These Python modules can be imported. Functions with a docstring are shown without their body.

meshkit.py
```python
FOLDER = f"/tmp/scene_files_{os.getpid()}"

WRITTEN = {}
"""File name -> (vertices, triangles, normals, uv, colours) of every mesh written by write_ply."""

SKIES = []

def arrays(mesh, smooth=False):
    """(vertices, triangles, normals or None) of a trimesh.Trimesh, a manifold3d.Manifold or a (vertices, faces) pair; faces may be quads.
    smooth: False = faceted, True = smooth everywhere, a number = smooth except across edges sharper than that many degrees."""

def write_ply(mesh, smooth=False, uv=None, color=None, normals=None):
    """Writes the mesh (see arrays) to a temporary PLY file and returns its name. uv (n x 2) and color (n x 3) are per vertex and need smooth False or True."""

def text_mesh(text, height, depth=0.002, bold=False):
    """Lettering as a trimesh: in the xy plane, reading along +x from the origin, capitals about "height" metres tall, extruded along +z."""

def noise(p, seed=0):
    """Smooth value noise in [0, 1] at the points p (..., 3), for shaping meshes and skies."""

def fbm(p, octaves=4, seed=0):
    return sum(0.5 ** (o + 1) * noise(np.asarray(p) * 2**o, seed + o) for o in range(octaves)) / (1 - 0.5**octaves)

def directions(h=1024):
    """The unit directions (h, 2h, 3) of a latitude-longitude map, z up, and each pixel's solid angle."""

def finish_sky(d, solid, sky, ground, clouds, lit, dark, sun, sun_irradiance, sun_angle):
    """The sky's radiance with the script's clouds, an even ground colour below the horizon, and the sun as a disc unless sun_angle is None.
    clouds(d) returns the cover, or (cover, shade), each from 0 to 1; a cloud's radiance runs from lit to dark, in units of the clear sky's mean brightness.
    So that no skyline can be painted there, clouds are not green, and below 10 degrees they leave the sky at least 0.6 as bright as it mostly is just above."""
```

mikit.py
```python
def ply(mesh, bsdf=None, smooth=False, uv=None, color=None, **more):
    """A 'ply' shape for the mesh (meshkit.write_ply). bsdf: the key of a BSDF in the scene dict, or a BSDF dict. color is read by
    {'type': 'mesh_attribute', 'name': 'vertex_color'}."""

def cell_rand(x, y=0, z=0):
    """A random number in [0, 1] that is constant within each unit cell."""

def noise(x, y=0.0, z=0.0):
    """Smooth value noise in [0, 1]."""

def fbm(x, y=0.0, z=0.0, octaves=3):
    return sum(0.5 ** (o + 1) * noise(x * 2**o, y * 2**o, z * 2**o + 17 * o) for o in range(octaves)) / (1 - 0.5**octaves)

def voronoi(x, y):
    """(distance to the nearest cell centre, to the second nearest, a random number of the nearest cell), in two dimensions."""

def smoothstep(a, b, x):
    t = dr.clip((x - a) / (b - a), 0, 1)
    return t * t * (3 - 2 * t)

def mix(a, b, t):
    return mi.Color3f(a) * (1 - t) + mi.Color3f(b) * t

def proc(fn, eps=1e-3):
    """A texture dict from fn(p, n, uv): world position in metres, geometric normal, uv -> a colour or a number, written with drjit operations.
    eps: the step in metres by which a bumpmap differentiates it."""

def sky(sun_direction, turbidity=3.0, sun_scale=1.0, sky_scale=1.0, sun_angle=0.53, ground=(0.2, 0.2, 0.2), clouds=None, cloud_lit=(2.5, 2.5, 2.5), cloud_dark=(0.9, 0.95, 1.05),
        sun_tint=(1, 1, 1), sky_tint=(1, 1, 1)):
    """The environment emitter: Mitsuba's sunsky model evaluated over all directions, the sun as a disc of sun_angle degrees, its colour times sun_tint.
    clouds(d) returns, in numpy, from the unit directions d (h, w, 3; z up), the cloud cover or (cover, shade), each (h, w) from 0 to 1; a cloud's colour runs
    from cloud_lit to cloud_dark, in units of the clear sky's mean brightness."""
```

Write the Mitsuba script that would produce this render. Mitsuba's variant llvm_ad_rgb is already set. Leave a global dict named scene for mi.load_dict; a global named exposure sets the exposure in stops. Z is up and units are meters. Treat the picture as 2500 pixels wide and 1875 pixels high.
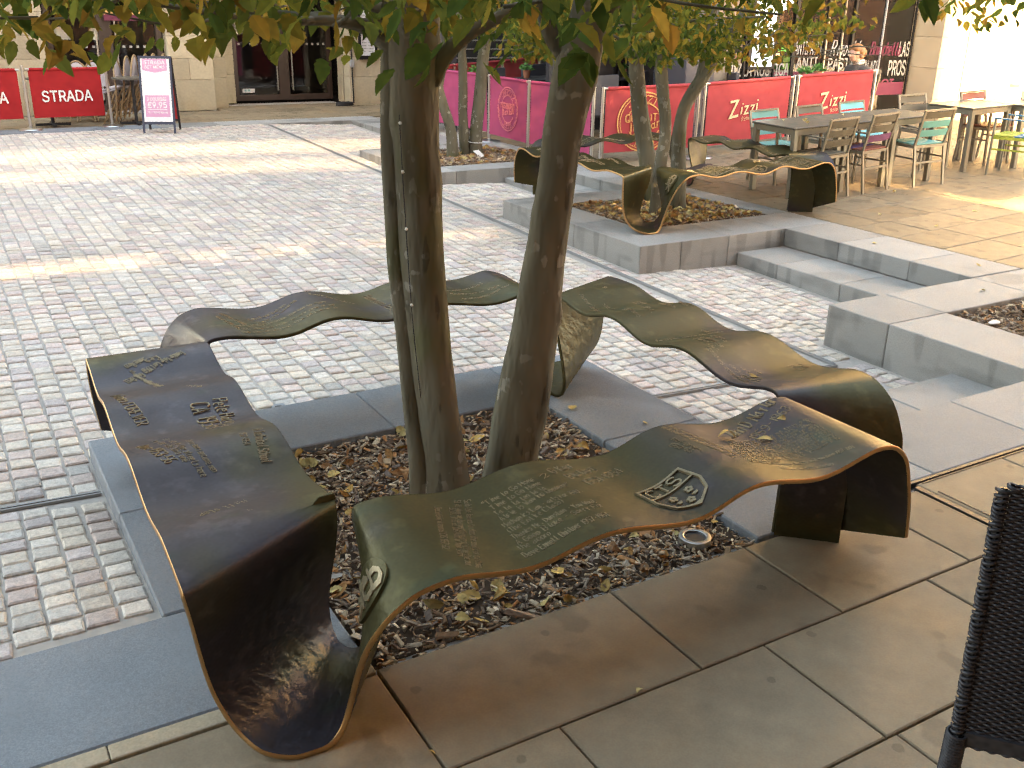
import math, random
import numpy as np, trimesh, drjit as dr, mitsuba as mi
import mikit, meshkit
from mikit import ply, proc, noise, fbm, cell_rand, smoothstep, mix, voronoi

T = mi.ScalarTransform4f
scene, labels = {}, {}
PI = math.pi

# ------------------------------------------------------------------ camera, sky, exposure
EYE = (0.0, 0.0, 1.85)
FWD = (0.478233, 0.800585, -0.361050)
UP = (0.167890, 0.320188, 0.932359)
scene['camera'] = {'type': 'perspective', 'fov': 55.58, 'fov_axis': 'x', 'near_clip': 0.05, 'far_clip': 400.0,
                   'to_world': T().look_at(origin=list(EYE), target=[EYE[i] + FWD[i] for i in range(3)], up=list(UP))}
ELEV = math.radians(28.0)
SUN = (-0.28 * math.cos(ELEV), -0.96 * math.cos(ELEV), math.sin(ELEV))
scene['sky_light'] = mikit.sky(SUN, turbidity=3.0, sun_scale=1.0, sky_scale=1.0, sun_tint=(1.0, 0.86, 0.62), sky_tint=(1.46, 1.0, 0.66), sun_angle=1.2, ground=(0.25, 0.23, 0.2))
exposure = 5.95

# ------------------------------------------------------------------ helpers
def lab(key, label, cat, group=None, kind=None):
    d = {'label': label, 'category': cat}
    if group: d['group'] = group
    if kind: d['kind'] = kind
    labels[key] = d
    return key

COUNT = {}
def fresh(base):
    """the next free name: base, base_001, ..."""
    n = COUNT.get(base, -1) + 1
    COUNT[base] = n
    return base if n == 0 else f'{base}_{n:03d}'

def put(key, mesh, bsdf, smooth=False, uv=None, **more):
    """one entry; a part name that is taken gets a number"""
    if '__' in key or key in scene:
        key = fresh(key)
    scene[key] = ply(mesh, bsdf, smooth, uv=uv, **more)
    return key

def thing(base, label, cat, group=None, kind=None):
    key = fresh(base)
    return lab(key, label, cat, group, kind)

def arr(m):
    if isinstance(m, (tuple, list)):
        v, f = np.asarray(m[0], float), np.asarray(m[1], int)
        if f.shape[1] == 4: f = np.vstack([f[:, [0, 1, 2]], f[:, [0, 2, 3]]])
        return v, f
    return np.asarray(m.vertices, float), np.asarray(m.faces, int)

def cat(ms):
    vs, fs, n = [], [], 0
    for m in ms:
        v, f = arr(m)
        vs.append(v); fs.append(f + n); n += len(v)
    return np.vstack(vs), np.vstack(fs)

def cat_uv(ms, uvs):
    """joined mesh with one constant uv per piece (read by the materials as tone)"""
    v, f = cat(ms)
    return (v, f), np.repeat(np.asarray(uvs, float), [len(arr(m)[0]) for m in ms], axis=0)

def const_uv(m, u, w):
    return np.tile([u, w], (len(arr(m)[0]), 1))

def box(x0, x1, y0, y1, z0, z1, b=0.0):
    """a box with chamfered edges"""
    if b <= 0:
        v = np.array([[x, y, z] for z in (z0, z1) for y in (y0, y1) for x in (x0, x1)], float)
        f = np.array([[0, 2, 3, 1], [4, 5, 7, 6], [0, 1, 5, 4], [2, 6, 7, 3], [0, 4, 6, 2], [1, 3, 7, 5]])
        return arr((v, f))
    c = np.array([(x0 + x1) / 2, (y0 + y1) / 2, (z0 + z1) / 2]); h = np.array([x1 - x0, y1 - y0, z1 - z0]) / 2
    pts = []
    for s in np.ndindex(2, 2, 2):
        s = np.array(s) * 2 - 1
        for k in range(3):
            p = h - b; p[k] = h[k]
            pts.append(c + s * p)
    hull = trimesh.convex.convex_hull(np.array(pts))
    return arr(hull)

def obox(p0, p1, w, t, up=(0, 0, 1)):
    """a bar from p0 to p1, w wide across, t thick along the up direction"""
    p0, p1 = np.asarray(p0, float), np.asarray(p1, float)
    d = p1 - p0; d /= np.linalg.norm(d)
    a = np.cross(d, up); n = np.linalg.norm(a)
    a = a / n if n > 1e-6 else np.array([1.0, 0, 0])
    b = np.cross(a, d)
    v = np.array([p + a * s * w / 2 + b * q * t / 2 for p in (p0, p1) for s, q in ((-1, -1), (1, -1), (1, 1), (-1, 1))])
    f = np.array([[0, 1, 2, 3], [7, 6, 5, 4], [0, 4, 5, 1], [1, 5, 6, 2], [2, 6, 7, 3], [3, 7, 4, 0]])[:, ::-1]
    return arr((v, f))

def tube(pts, r, sides=8, cap=True):
    p = np.asarray(pts, float); r = np.broadcast_to(np.asarray(r, float), (len(p),))
    t = np.gradient(p, axis=0); t /= np.linalg.norm(t, axis=1, keepdims=True) + 1e-12
    a = np.cross(t[0], [0, 0, 1.0]);
    if np.linalg.norm(a) < 1e-3: a = np.array([1.0, 0, 0])
    A = []
    for k in range(len(p)):
        a = a - t[k] * (a @ t[k]); a = a / np.linalg.norm(a); A.append(a)
    A = np.array(A); B = np.cross(t, A)
    th = np.arange(sides) * 2 * PI / sides
    v = p[:, None] + r[:, None, None] * (np.cos(th)[None, :, None] * A[:, None] + np.sin(th)[None, :, None] * B[:, None])
    v = v.reshape(-1, 3)
    i, j = np.meshgrid(np.arange(len(p) - 1), np.arange(sides), indexing='ij')
    q = np.stack([i * sides + j, i * sides + (j + 1) % sides, (i + 1) * sides + (j + 1) % sides, (i + 1) * sides + j], -1).reshape(-1, 4)
    f = np.vstack([q[:, [0, 1, 2]], q[:, [0, 2, 3]]])
    if cap:
        n = len(v); v = np.vstack([v, p[:1], p[-1:]])
        k = np.arange(sides); kk = (k + 1) % sides; e = (len(p) - 1) * sides
        f = np.vstack([f, np.stack([kk, k, np.full(sides, n)], 1), np.stack([e + k, e + kk, np.full(sides, n + 1)], 1)])
    return v, f

def lathe(profile, x, y, sides=24):
    pr = np.asarray(profile, float)
    th = np.arange(sides) * 2 * PI / sides
    v = np.stack([x + pr[:, :1] * np.cos(th), y + pr[:, :1] * np.sin(th), np.repeat(pr[:, 1:2], sides, 1)], -1).reshape(-1, 3)
    i, j = np.meshgrid(np.arange(len(pr) - 1), np.arange(sides), indexing='ij')
    q = np.stack([i * sides + j, i * sides + (j + 1) % sides, (i + 1) * sides + (j + 1) % sides, (i + 1) * sides + j], -1).reshape(-1, 4)
    return arr((v, q))

def spline(pts, n):
    """Catmull-Rom through the points, n samples, even in the control parameter"""
    p = np.asarray(pts, float); m = len(p)
    q = np.vstack([2 * p[0] - p[1], p, 2 * p[-1] - p[-2]])
    s = np.linspace(0, m - 1, n); i = np.minimum(s.astype(int), m - 2); t = (s - i)[:, None]
    a, b, c, d = q[i], q[i + 1], q[i + 2], q[i + 3]
    return 0.5 * (2 * b + (c - a) * t + (2 * a - 5 * b + 4 * c - d) * t**2 + (3 * b - a - 3 * c + d) * t**3)

def smooth1(x, xs, ys):
    """smooth interpolation through knots (cosine between extremes)"""
    xs, ys = np.asarray(xs, float), np.asarray(ys, float)
    x = np.clip(np.asarray(x, float), xs[0], xs[-1])
    i = np.clip(np.searchsorted(xs, x, side='right') - 1, 0, len(xs) - 2)
    t = (x - xs[i]) / (xs[i + 1] - xs[i])
    return ys[i] + (ys[i + 1] - ys[i]) * (0.5 - 0.5 * np.cos(PI * t))

def frame(o, xd, yd, zd=None):
    xd, yd = np.asarray(xd, float), np.asarray(yd, float)
    xd = xd / np.linalg.norm(xd); zd = np.cross(xd, yd); zd /= np.linalg.norm(zd); yd = np.cross(zd, xd)
    m = np.eye(4); m[:3, 0], m[:3, 1], m[:3, 2], m[:3, 3] = xd, yd, zd, o
    return m

def xf(mesh, m):
    v, f = arr(mesh)
    return v @ m[:3, :3].T + m[:3, 3], f

def rotz(mesh, deg, o=(0, 0, 0), to=(0, 0, 0)):
    v, f = arr(mesh); a = math.radians(deg); c, s = math.cos(a), math.sin(a)
    return (v - o) @ np.array([[c, s, 0], [-s, c, 0], [0, 0, 1]]) + to, f

# ---- stroke lettering (hand-written and cast letters); grid 4 wide, 6 high
GLYPH = {}
for _e in ("A=00 26 40|12 32;B=00 06 36 45 44 33 03|33 42 41 30 00;C=45 36 16 05 01 10 30 41;D=00 06 26 44 42 20 00;E=40 00 06 46|03 33;"
           "F=00 06 46|03 33;G=45 36 16 05 01 10 30 41 43 23;H=00 06|40 46|03 43;I=20 26;J=46 41 30 10 01;K=00 06|46 03 40;L=06 00 40;"
           "M=00 06 23 46 40;N=00 06 40 46;O=10 01 05 16 36 45 41 30 10;P=00 06 36 45 44 33 03;Q=10 01 05 16 36 45 41 30 10|22 40;"
           "R=00 06 36 45 44 33 03|23 40;S=45 36 16 05 04 13 33 42 41 30 10 01;T=20 26|06 46;U=06 01 10 30 41 46;V=06 20 46;W=06 10 24 30 46;"
           "X=00 46|06 40;Y=20 23 06|23 46;Z=06 46 00 40;0=10 01 05 16 36 45 41 30 10;1=15 26 20;2=05 16 36 45 44 00 40;3=05 16 36 45 44 33 42 41 30 10 01|33 13;"
           "4=30 36 02 42;5=46 06 03 33 42 41 30 00;6=46 26 04 01 10 30 41 42 33 03;7=06 46 10;8=13 04 05 16 36 45 44 33 13 02 01 10 30 41 42 33;"
           "9=00 20 42 45 36 16 05 04 13 43;-=13 33;.=20 21;,=21 10;(=36 24 22 30;)=16 24 22 10;'=26 24;\"=16 14|36 34;&=40 04 05 16 25 24 01 10 20 42;"
           "a=33 13 02 01 10 30|34 31 40;i=20 24|25 26;l=26 21 30;n=00 04|03 14 24 33 30;o=10 01 03 14 24 33 31 20 10;s=34 14 03 33 31 20 00;t=16 11 20 30|04 24;"
           "z=04 34 00 30;r=00 04|03 14 24;e=02 32 33 24 14 03 01 10 30;k=06 00|34 02 30;h=06 00|03 14 24 33 30;v=04 20 44;u=04 01 10 20 34|34 30").split(';'):
    _k, _v = _e[0], _e[2:]
    GLYPH[_k] = [np.array([[int(c[0]), int(c[1])] for c in s.split()], float) for s in _v.split('|')]

def stroke_text(text, height, r, rng=None, length=None, lift=0.0, wob=0.0):
    """Raised lettering of round bars: in the xy plane, reading along +x, capitals 'height' tall; length stretches it to fit"""
    runs, x = [], 0.0
    for ch in text:
        if ch == ' ': x += 3.2; continue
        g, sc = GLYPH.get(ch), 1.0
        if g is None: g, sc = GLYPH.get(ch.upper(), []), 0.72
        dx, dy, sl = (rng.uniform(-.35, .35), rng.uniform(-.5, .5) * wob, rng.uniform(.0, .3) * wob) if rng else (0, 0, 0)
        w = 0
        for s in g:
            q = s * sc
            if rng is not None: q = q + rng.uniform(-.28, .28, q.shape) * wob
            q = np.stack([q[:, 0] + sl * q[:, 1] + x, q[:, 1] + dy], 1)
            runs.append(q); w = max(w, s[:, 0].max() * sc)
        x += max(w, 1.0) + 1.6 + dx
    k = height / 6.0
    kx = length / max(x - 1.6, 1e-6) if length else k
    out = []
    for q in runs:
        p = np.stack([q[:, 0] * kx, q[:, 1] * k, np.full(len(q), lift)], 1)
        if len(p) == 1: p = np.vstack([p, p + [r, 0, 0]])
        # a flat-bottomed ridge: three-sided bar
        t = np.gradient(p, axis=0); t /= np.linalg.norm(t, axis=1, keepdims=True) + 1e-9
        nrm = np.stack([-t[:, 1], t[:, 0], t[:, 0] * 0], 1)
        n = len(p)
        v = np.vstack([p + nrm * r, p + nrm * r * .55 + [0, 0, r * 1.1], p - nrm * r * .55 + [0, 0, r * 1.1], p - nrm * r])
        f = []
        for a in range(n - 1):
            for b0, b1 in ((0, n), (n, 2 * n), (2 * n, 3 * n)):
                f += [[a + b0, a + b0 + 1, a + b1 + 1], [a + b0, a + b1 + 1, a + b1]]
        f += [[0, n, 2 * n], [0, 2 * n, 3 * n], [n - 1, 3 * n - 1, 2 * n - 1], [n - 1, 4 * n - 1, 3 * n - 1]]
        out.append((v, np.array(f)[:, ::-1]))
    return out

# ------------------------------------------------------------------ materials
def two(d): return {'type': 'twosided', 'bsdf': d}
def rgb(*c): return {'type': 'rgb', 'value': list(c)}
def prin(col, rough=0.6, metal=0.0, spec=0.5, **k):
    return {'type': 'principled', 'base_color': col if isinstance(col, dict) else rgb(*col), 'roughness': rough, 'metallic': metal, 'specular': spec, **k}
def bump(d, fn, scale=1.0, eps=1e-3): return {'type': 'bumpmap', 'arbitrary': proc(fn, eps), 'scale': scale, 'bsdf': d}
def plain(key, col, rough=0.6, metal=0.0, **k): scene[key] = two(prin(col, rough, metal, **k))

def pal(u, cols):
    """palette: u in 0..1 picks a colour, in steps"""
    n = len(cols); c = mi.Color3f(cols[0])
    for k in range(1, n):
        c = dr.select(u * n > k, mi.Color3f(cols[k]), c)
    return c

SETT = [(.46, .42, .365), (.48, .435, .375), (.44, .375, .345), (.42, .40, .37), (.50, .465, .415), (.41, .37, .355), (.465, .395, .355), (.46, .43, .385), (.49, .44, .37)]
def f_sett(p, n, uv):
    g = fbm(p.x * 60, p.y * 60, p.z * 60)
    s = noise(p.x * 230, p.y * 230, 3.0)
    c = pal(uv.x, SETT) * (0.90 + 0.28 * uv.y)
    c = c * (0.72 + 0.5 * g) * (0.86 + 0.28 * s)
    d = smoothstep(0.55, 0.8, fbm(p.x * 1.3, p.y * 1.3, 2.0))
    return c * (1 - 0.14 * d) * mi.Color3f(1.0, .99, .965)
scene['m_sett'] = two(bump(prin(proc(f_sett), 0.8, spec=0.25), lambda p, n, uv: 0.0014 * fbm(p.x * 90, p.y * 90, p.z * 90) + 0.0014 * fbm(p.x * 28, p.y * 28, p.z * 28), 1.0))
def f_joint(p, n, uv):
    return mix((.30, .28, .25), (.40, .375, .34), fbm(p.x * 40, p.y * 40, 1.0))
scene['m_joint'] = two(prin(proc(f_joint), 0.95, spec=0.1))

def f_slab(p, n, uv):
    a = fbm(p.x * 3 + 40 * uv.x, p.y * 3 + 17 * uv.y, 0.0, 4)
    b = fbm(p.x * 14 + 9 * uv.y, p.y * 14, 5.0)
    c = mix((.232, .178, .110), (.205, .162, .105), a)
    c = mix(c, (.27, .18, .09), 0.45 * smoothstep(0.62, 0.8, fbm(p.x * 2.2 + 31 * uv.y, p.y * 2.2 + uv.x * 50, 3.0)))
    c = c * (0.86 + 0.3 * b) * (0.84 + 0.3 * uv.x)
    c = c * (0.93 + 0.14 * noise(p.x * 240, p.y * 240, 1.0))
    st = smoothstep(0.66, 0.76, fbm(p.x * 6.5 + 3, p.y * 6.5, 9.0))
    d, _, _ = voronoi(p.x * 2.1, p.y * 2.1)
    gum = 1 - smoothstep(0.035, 0.05, d + 0.02 * noise(p.x * 60, p.y * 60))
    return c * (1 - 0.22 * st) * (1 - 0.28 * gum)
scene['m_slab'] = two(bump(prin(proc(f_slab), 0.62, spec=0.4), lambda p, n, uv: 0.0012 * fbm(p.x * 50, p.y * 50, 0.0) + 0.003 * fbm(p.x * 9, p.y * 9, 0.0), 1.0))
def f_yellow(p, n, uv):
    return mix((.42, .35, .24), (.34, .28, .19), fbm(p.x * 16, p.y * 16, p.z * 16)) * (0.9 + 0.2 * noise(p.x * 200, p.y * 200))
scene['m_sandstone'] = two(bump(prin(proc(f_yellow), 0.75, spec=0.3), lambda p, n, uv: 0.001 * fbm(p.x * 60, p.y * 60, p.z * 60), 1.0))
def f_grey(p, n, uv):
    s = fbm(p.x * 150, p.y * 150, p.z * 150)
    c = mix((.158, .174, .190), (.238, .255, .270), 0.5 * fbm(p.x * 5 + 9 * uv.x, p.y * 5, p.z * 5) + 0.5 * s)
    c = c * (0.84 + 0.3 * uv.y) * (0.85 + 0.3 * noise(p.x * 330, p.y * 330, p.z * 330))
    st = smoothstep(0.58, 0.75, fbm(p.x * 2.6, p.y * 2.6, p.z * 7 + 4))
    w = smoothstep(0.68, 0.78, noise(p.x * 45, p.y * 45, p.z * 12)) * (1 - dr.abs(n.z))
    return mix(c * (1 - 0.22 * st), (.42, .41, .38), 0.25 * w)
scene['m_grey'] = two(bump(prin(proc(f_grey), 0.7, spec=0.35), lambda p, n, uv: 0.0012 * fbm(p.x * 170, p.y * 170, p.z * 170), 1.0))

def f_pale(p, n, uv):
    s = fbm(p.x * 150, p.y * 150, p.z * 150)
    c = mix((.245, .24, .225), (.325, .318, .295), 0.5 * fbm(p.x * 5 + 9 * uv.x, p.y * 5, p.z * 5) + 0.5 * s)
    c = c * (0.86 + 0.26 * uv.y) * (0.87 + 0.26 * noise(p.x * 330, p.y * 330, p.z * 330))
    st = smoothstep(0.56, 0.74, fbm(p.x * 2.6, p.y * 2.6, p.z * 7 + 4))
    dr_ = smoothstep(0.55, 0.75, noise(p.x * 14, p.y * 14, p.z * 2.5)) * (1 - dr.abs(n.z))
    return c * (1 - 0.20 * st) * (1 - 0.22 * dr_)
scene['m_pale'] = two(bump(prin(proc(f_pale), 0.7, spec=0.35), lambda p, n, uv: 0.0012 * fbm(p.x * 170, p.y * 170, p.z * 170), 1.0))
def f_wall(p, n, uv):
    a = fbm(p.x * 2.2 + 30 * uv.x, p.y * 2.2, p.z * 2.2 + 13 * uv.y, 4)
    c = mix((.56, .48, .335), (.49, .43, .31), a) * (0.82 + 0.34 * uv.x)
    c = c * (0.88 + 0.22 * fbm(p.x * 40, p.y * 40, p.z * 40))
    st = smoothstep(0.55, 0.8, fbm(p.x * 5, p.y * 5, p.z * 0.9))
    low = smoothstep(0.5, 0.0, p.z + 0.3 * fbm(p.x * 4, 2.0, 1.0))
    return c * (1 - 0.18 * st) * mix((1, 1, 1), (.93, .86, .70), 0.6 * low)
scene['m_wall'] = two(bump(prin(proc(f_wall), 0.85, spec=0.2), lambda p, n, uv: 0.002 * fbm(p.x * 50, p.y * 50, p.z * 50), 1.0))
scene['m_render_wall'] = two(prin(proc(lambda p, n, uv: mix((.64, .54, .38), (.57, .48, .33), fbm(p.x * 3, p.y * 3, p.z * 3)) * (.9 + .15 * uv.x)), 0.8, spec=0.2))

# bronze: dark brown with green patina; purple paints in reflected sky on the left
def f_bronze(p, n, uv):
    a = fbm(p.x * 5, p.y * 5, p.z * 5, 4)
    b = fbm(p.x * 2.3 + 7, p.y * 2.3, p.z * 2.3, 3)
    c = mix((.066, .055, .060), (.072, .064, .078), a)
    g = smoothstep(0.46, 0.68, b + 0.16 * smoothstep(0.8, 1.3, p.x))  # green held back at the left, where purple stands for reflected sky
    c = mix(c, (.092, .082, .026), 0.9 * g)
    c = mix(c, (.06, .085, .05), 0.5 * smoothstep(0.62, 0.78, fbm(p.x * 7, p.y * 7, p.z * 7 + 11)))
    worn = smoothstep(0.55, 0.85, fbm(p.x * 19, p.y * 19, p.z * 19))
    return c * (0.72 + 0.36 * worn) * (0.9 + 0.2 * noise(p.x * 160, p.y * 160, p.z * 160))
def f_bronze_r(p, n, uv): return 0.34 + 0.22 * fbm(p.x * 8, p.y * 8, p.z * 8)
BR = {**prin(proc(f_bronze), 0.4, 0.6, 0.4), 'roughness': proc(f_bronze_r)}
scene['m_bronze'] = two(bump(BR, lambda p, n, uv: 0.0007 * fbm(p.x * 110, p.y * 110, p.z * 110) + 0.0016 * fbm(p.x * 30, p.y * 30, p.z * 30) + 0.007 * smoothstep(0.50, 0.45, p.z) * fbm(p.x * 34, p.y * 34, p.z * 26), 1.0))
scene['m_letter'] = two(prin(proc(lambda p, n, uv: mix((.29, .235, .14), (.18, .15, .095), fbm(p.x * 40, p.y * 40, p.z * 40))), 0.38, 0.5))
scene['m_brass'] = two(prin(proc(lambda p, n, uv: mix((.50, .31, .13), (.32, .19, .085), fbm(p.x * 9, p.y * 9, p.z * 9))), 0.36, 0.85))

def f_bark(p, n, uv):
    a = fbm(p.x * 9, p.y * 9, p.z * 2.2, 4)
    c = mix((.115, .104, .068), (.215, .20, .145), a)
    li = smoothstep(0.63, 0.72, fbm(p.x * 26, p.y * 26, p.z * 16)) * smoothstep(0.4, 0.62, fbm(p.x * 5, p.y * 5, p.z * 2 + 3))
    c = mix(c, (.36, .345, .29), 0.8 * li)
    moss = smoothstep(0.56, 0.72, fbm(p.x * 7 + 5, p.y * 7, p.z * 3))
    c = mix(c, (.11, .12, .045), 0.6 * moss)
    c = c * (0.44 + 0.66 * fbm(p.x * 4 + 2, p.y * 4, p.z * 3.1, 3))
    cr = smoothstep(0.34, 0.24, fbm(p.x * 24, p.y * 24, p.z * 5 + 8))
    return c * (1 - 0.4 * cr)
scene['m_bark'] = two(bump(prin(proc(f_bark), 0.8, spec=0.25), lambda p, n, uv: 0.016 * fbm(p.x * 28, p.y * 28, p.z * 6, 3) + 0.003 * fbm(p.x * 90, p.y * 90, p.z * 40), 1.0))

LEAF = [(.060, .090, .020), (.10, .125, .024), (.155, .155, .026), (.23, .185, .030), (.125, .14, .03), (.30, .20, .035), (.25, .15, .030), (.10, .13, .026)]
def f_leaf(p, n, uv): return pal(uv.x, LEAF) * (0.75 + 0.6 * uv.y) * (0.82 + 0.36 * noise(p.x * 60, p.y * 60, p.z * 60))
scene['m_leaf'] = {'type': 'principledthin', 'base_color': proc(f_leaf), 'roughness': 0.5, 'diff_trans': 1.25, 'spec_trans': 0.0}
DEAD = [(.40, .26, .075), (.33, .17, .05), (.44, .32, .11), (.26, .14, .06), (.46, .38, .16)]
scene['m_dead_leaf'] = two(prin(proc(lambda p, n, uv: pal(uv.x, DEAD) * (0.75 + 0.5 * uv.y) * (0.75 + 0.5 * noise(p.x * 90, p.y * 90, p.z * 90))), 0.7, spec=0.3))
CHIP = [(.15, .095, .055), (.22, .15, .09), (.30, .215, .13), (.10, .065, .042), (.42, .34, .23), (.46, .38, .28), (.18, .125, .085), (.33, .17, .07), (.25, .20, .15), (.13, .10, .08)]
scene['m_chip'] = two(prin(proc(lambda p, n, uv: pal(uv.x, CHIP) * (0.8 + 0.65 * uv.y) * (0.8 + 0.4 * noise(p.x * 150, p.y * 150, p.z * 150))), 0.85, spec=0.2))
scene['m_soil'] = two(prin(proc(lambda p, n, uv: mix((.06, .042, .03), (.13, .09, .06), fbm(p.x * 60, p.y * 60))), 0.95, spec=0.1))

plain('m_steel', (.62, .61, .58), 0.28, 0.95)
plain('m_drain', (.26, .26, .255), 0.6, 0.2)
plain('m_dark_metal', (.045, .042, .042), 0.5, 0.3)
plain('m_chair_metal', (.245, .23, .185), 0.42, 0.5)
plain('m_slat_grey', (.115, .10, .068), 0.6)
plain('m_slat_teal', (.13, .34, .32), 0.5)
plain('m_slat_cyan', (.16, .46, .52), 0.5)
plain('m_slat_purple', (.16, .06, .13), 0.5)
plain('m_slat_violet', (.14, .09, .22), 0.5)
plain('m_slat_red', (.22, .075, .05), 0.5)
plain('m_paint_blue', (.055, .19, .34), 0.45)
plain('m_paint_green', (.33, .38, .05), 0.45)
scene['m_tabletop'] = two(prin(proc(lambda p, n, uv: mix((.095, .09, .072), (.135, .125, .10), fbm(p.x * 12, p.y * 12, 1.0))), 0.36))
scene['m_wicker'] = two(prin(proc(lambda p, n, uv: mix((.022, .022, .025), (.045, .044, .05), noise(p.x * 90, p.y * 90, p.z * 90))), 0.42, spec=0.5))
def weave(p, n, uv):
    a = dr.sin(p.z * 420); b = dr.sin((p.x + p.y) * 300)
    return 0.0016 * dr.abs(a) + 0.001 * b * a
scene['m_wicker_far'] = two(bump(prin((.060, .064, .080), 0.5), weave, 1.0))
def cloth(col, s=0.35):
    return two(bump(prin(proc(lambda p, n, uv, col=col: mi.Color3f(col) * (0.88 + 0.24 * fbm(p.x * 9, p.y * 9, p.z * 9))), 0.75, spec=0.25), lambda p, n, uv: 0.01 * fbm(p.x * 4 + p.z, p.y * 4, p.z * 2.4), s))
scene['m_red_cloth'] = cloth((.37, .020, .024))
scene['m_pink_cloth'] = cloth((.40, .062, .072))
scene['m_magenta_cloth'] = cloth((.43, .075, .17))
plain('m_white', (.80, .80, .78), 0.5)
plain('m_cream', (.72, .58, .36), 0.6)
plain('m_rose', (.72, .22, .26), 0.6)
plain('m_gold_print', (.70, .40, .14), 0.6)
plain('m_pink_print', (.62, .34, .52), 0.6)
plain('m_poster', (.78, .78, .80), 0.4)
plain('m_blue_board', (.05, .06, .095), 0.4)
plain('m_red_board', (.42, .03, .04), 0.5)
plain('m_black', (.012, .012, .013), 0.45)
plain('m_brown_frame', (.060, .040, .032), 0.4)
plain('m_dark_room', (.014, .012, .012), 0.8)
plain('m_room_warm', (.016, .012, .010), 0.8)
plain('m_grey_pillar', (.075, .075, .092), 0.6)
plain('m_door_panel', (.16, .155, .15), 0.5)
plain('m_magenta_print', (.16, .03, .065), 0.6)
plain('m_window_letter', (.34, .34, .33), 0.6)
plain('m_lime', (.16, .62, .10), 0.6)
plain('m_terracotta', (.36, .16, .09), 0.8)
plain('m_plant', (.10, .24, .055), 0.6)
plain('m_stair', (.045, .046, .052), 0.7)
plain('m_nosing', (.30, .30, .30), 0.7)
plain('m_rattan', (.36, .25, .13), 0.5)
plain('m_rattan_dark', (.20, .12, .06), 0.5)
plain('m_rattan_seat', (.48, .45, .46), 0.6)
plain('m_cable', (.025, .025, .027), 0.5)
plain('m_grey_plastic', (.42, .43, .44), 0.5)
plain('m_skin', (.55, .34, .25), 0.55)
plain('m_hair', (.30, .14, .055), 0.5)
plain('m_jacket', (.085, .075, .072), 0.8)
plain('m_collar', (.72, .70, .66), 0.8)
plain('m_brick', (.26, .15, .10), 0.85)
plain('m_roof_dark', (.10, .10, .105), 0.8)
plain('m_litter', (.74, .74, .72), 0.6)
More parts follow.
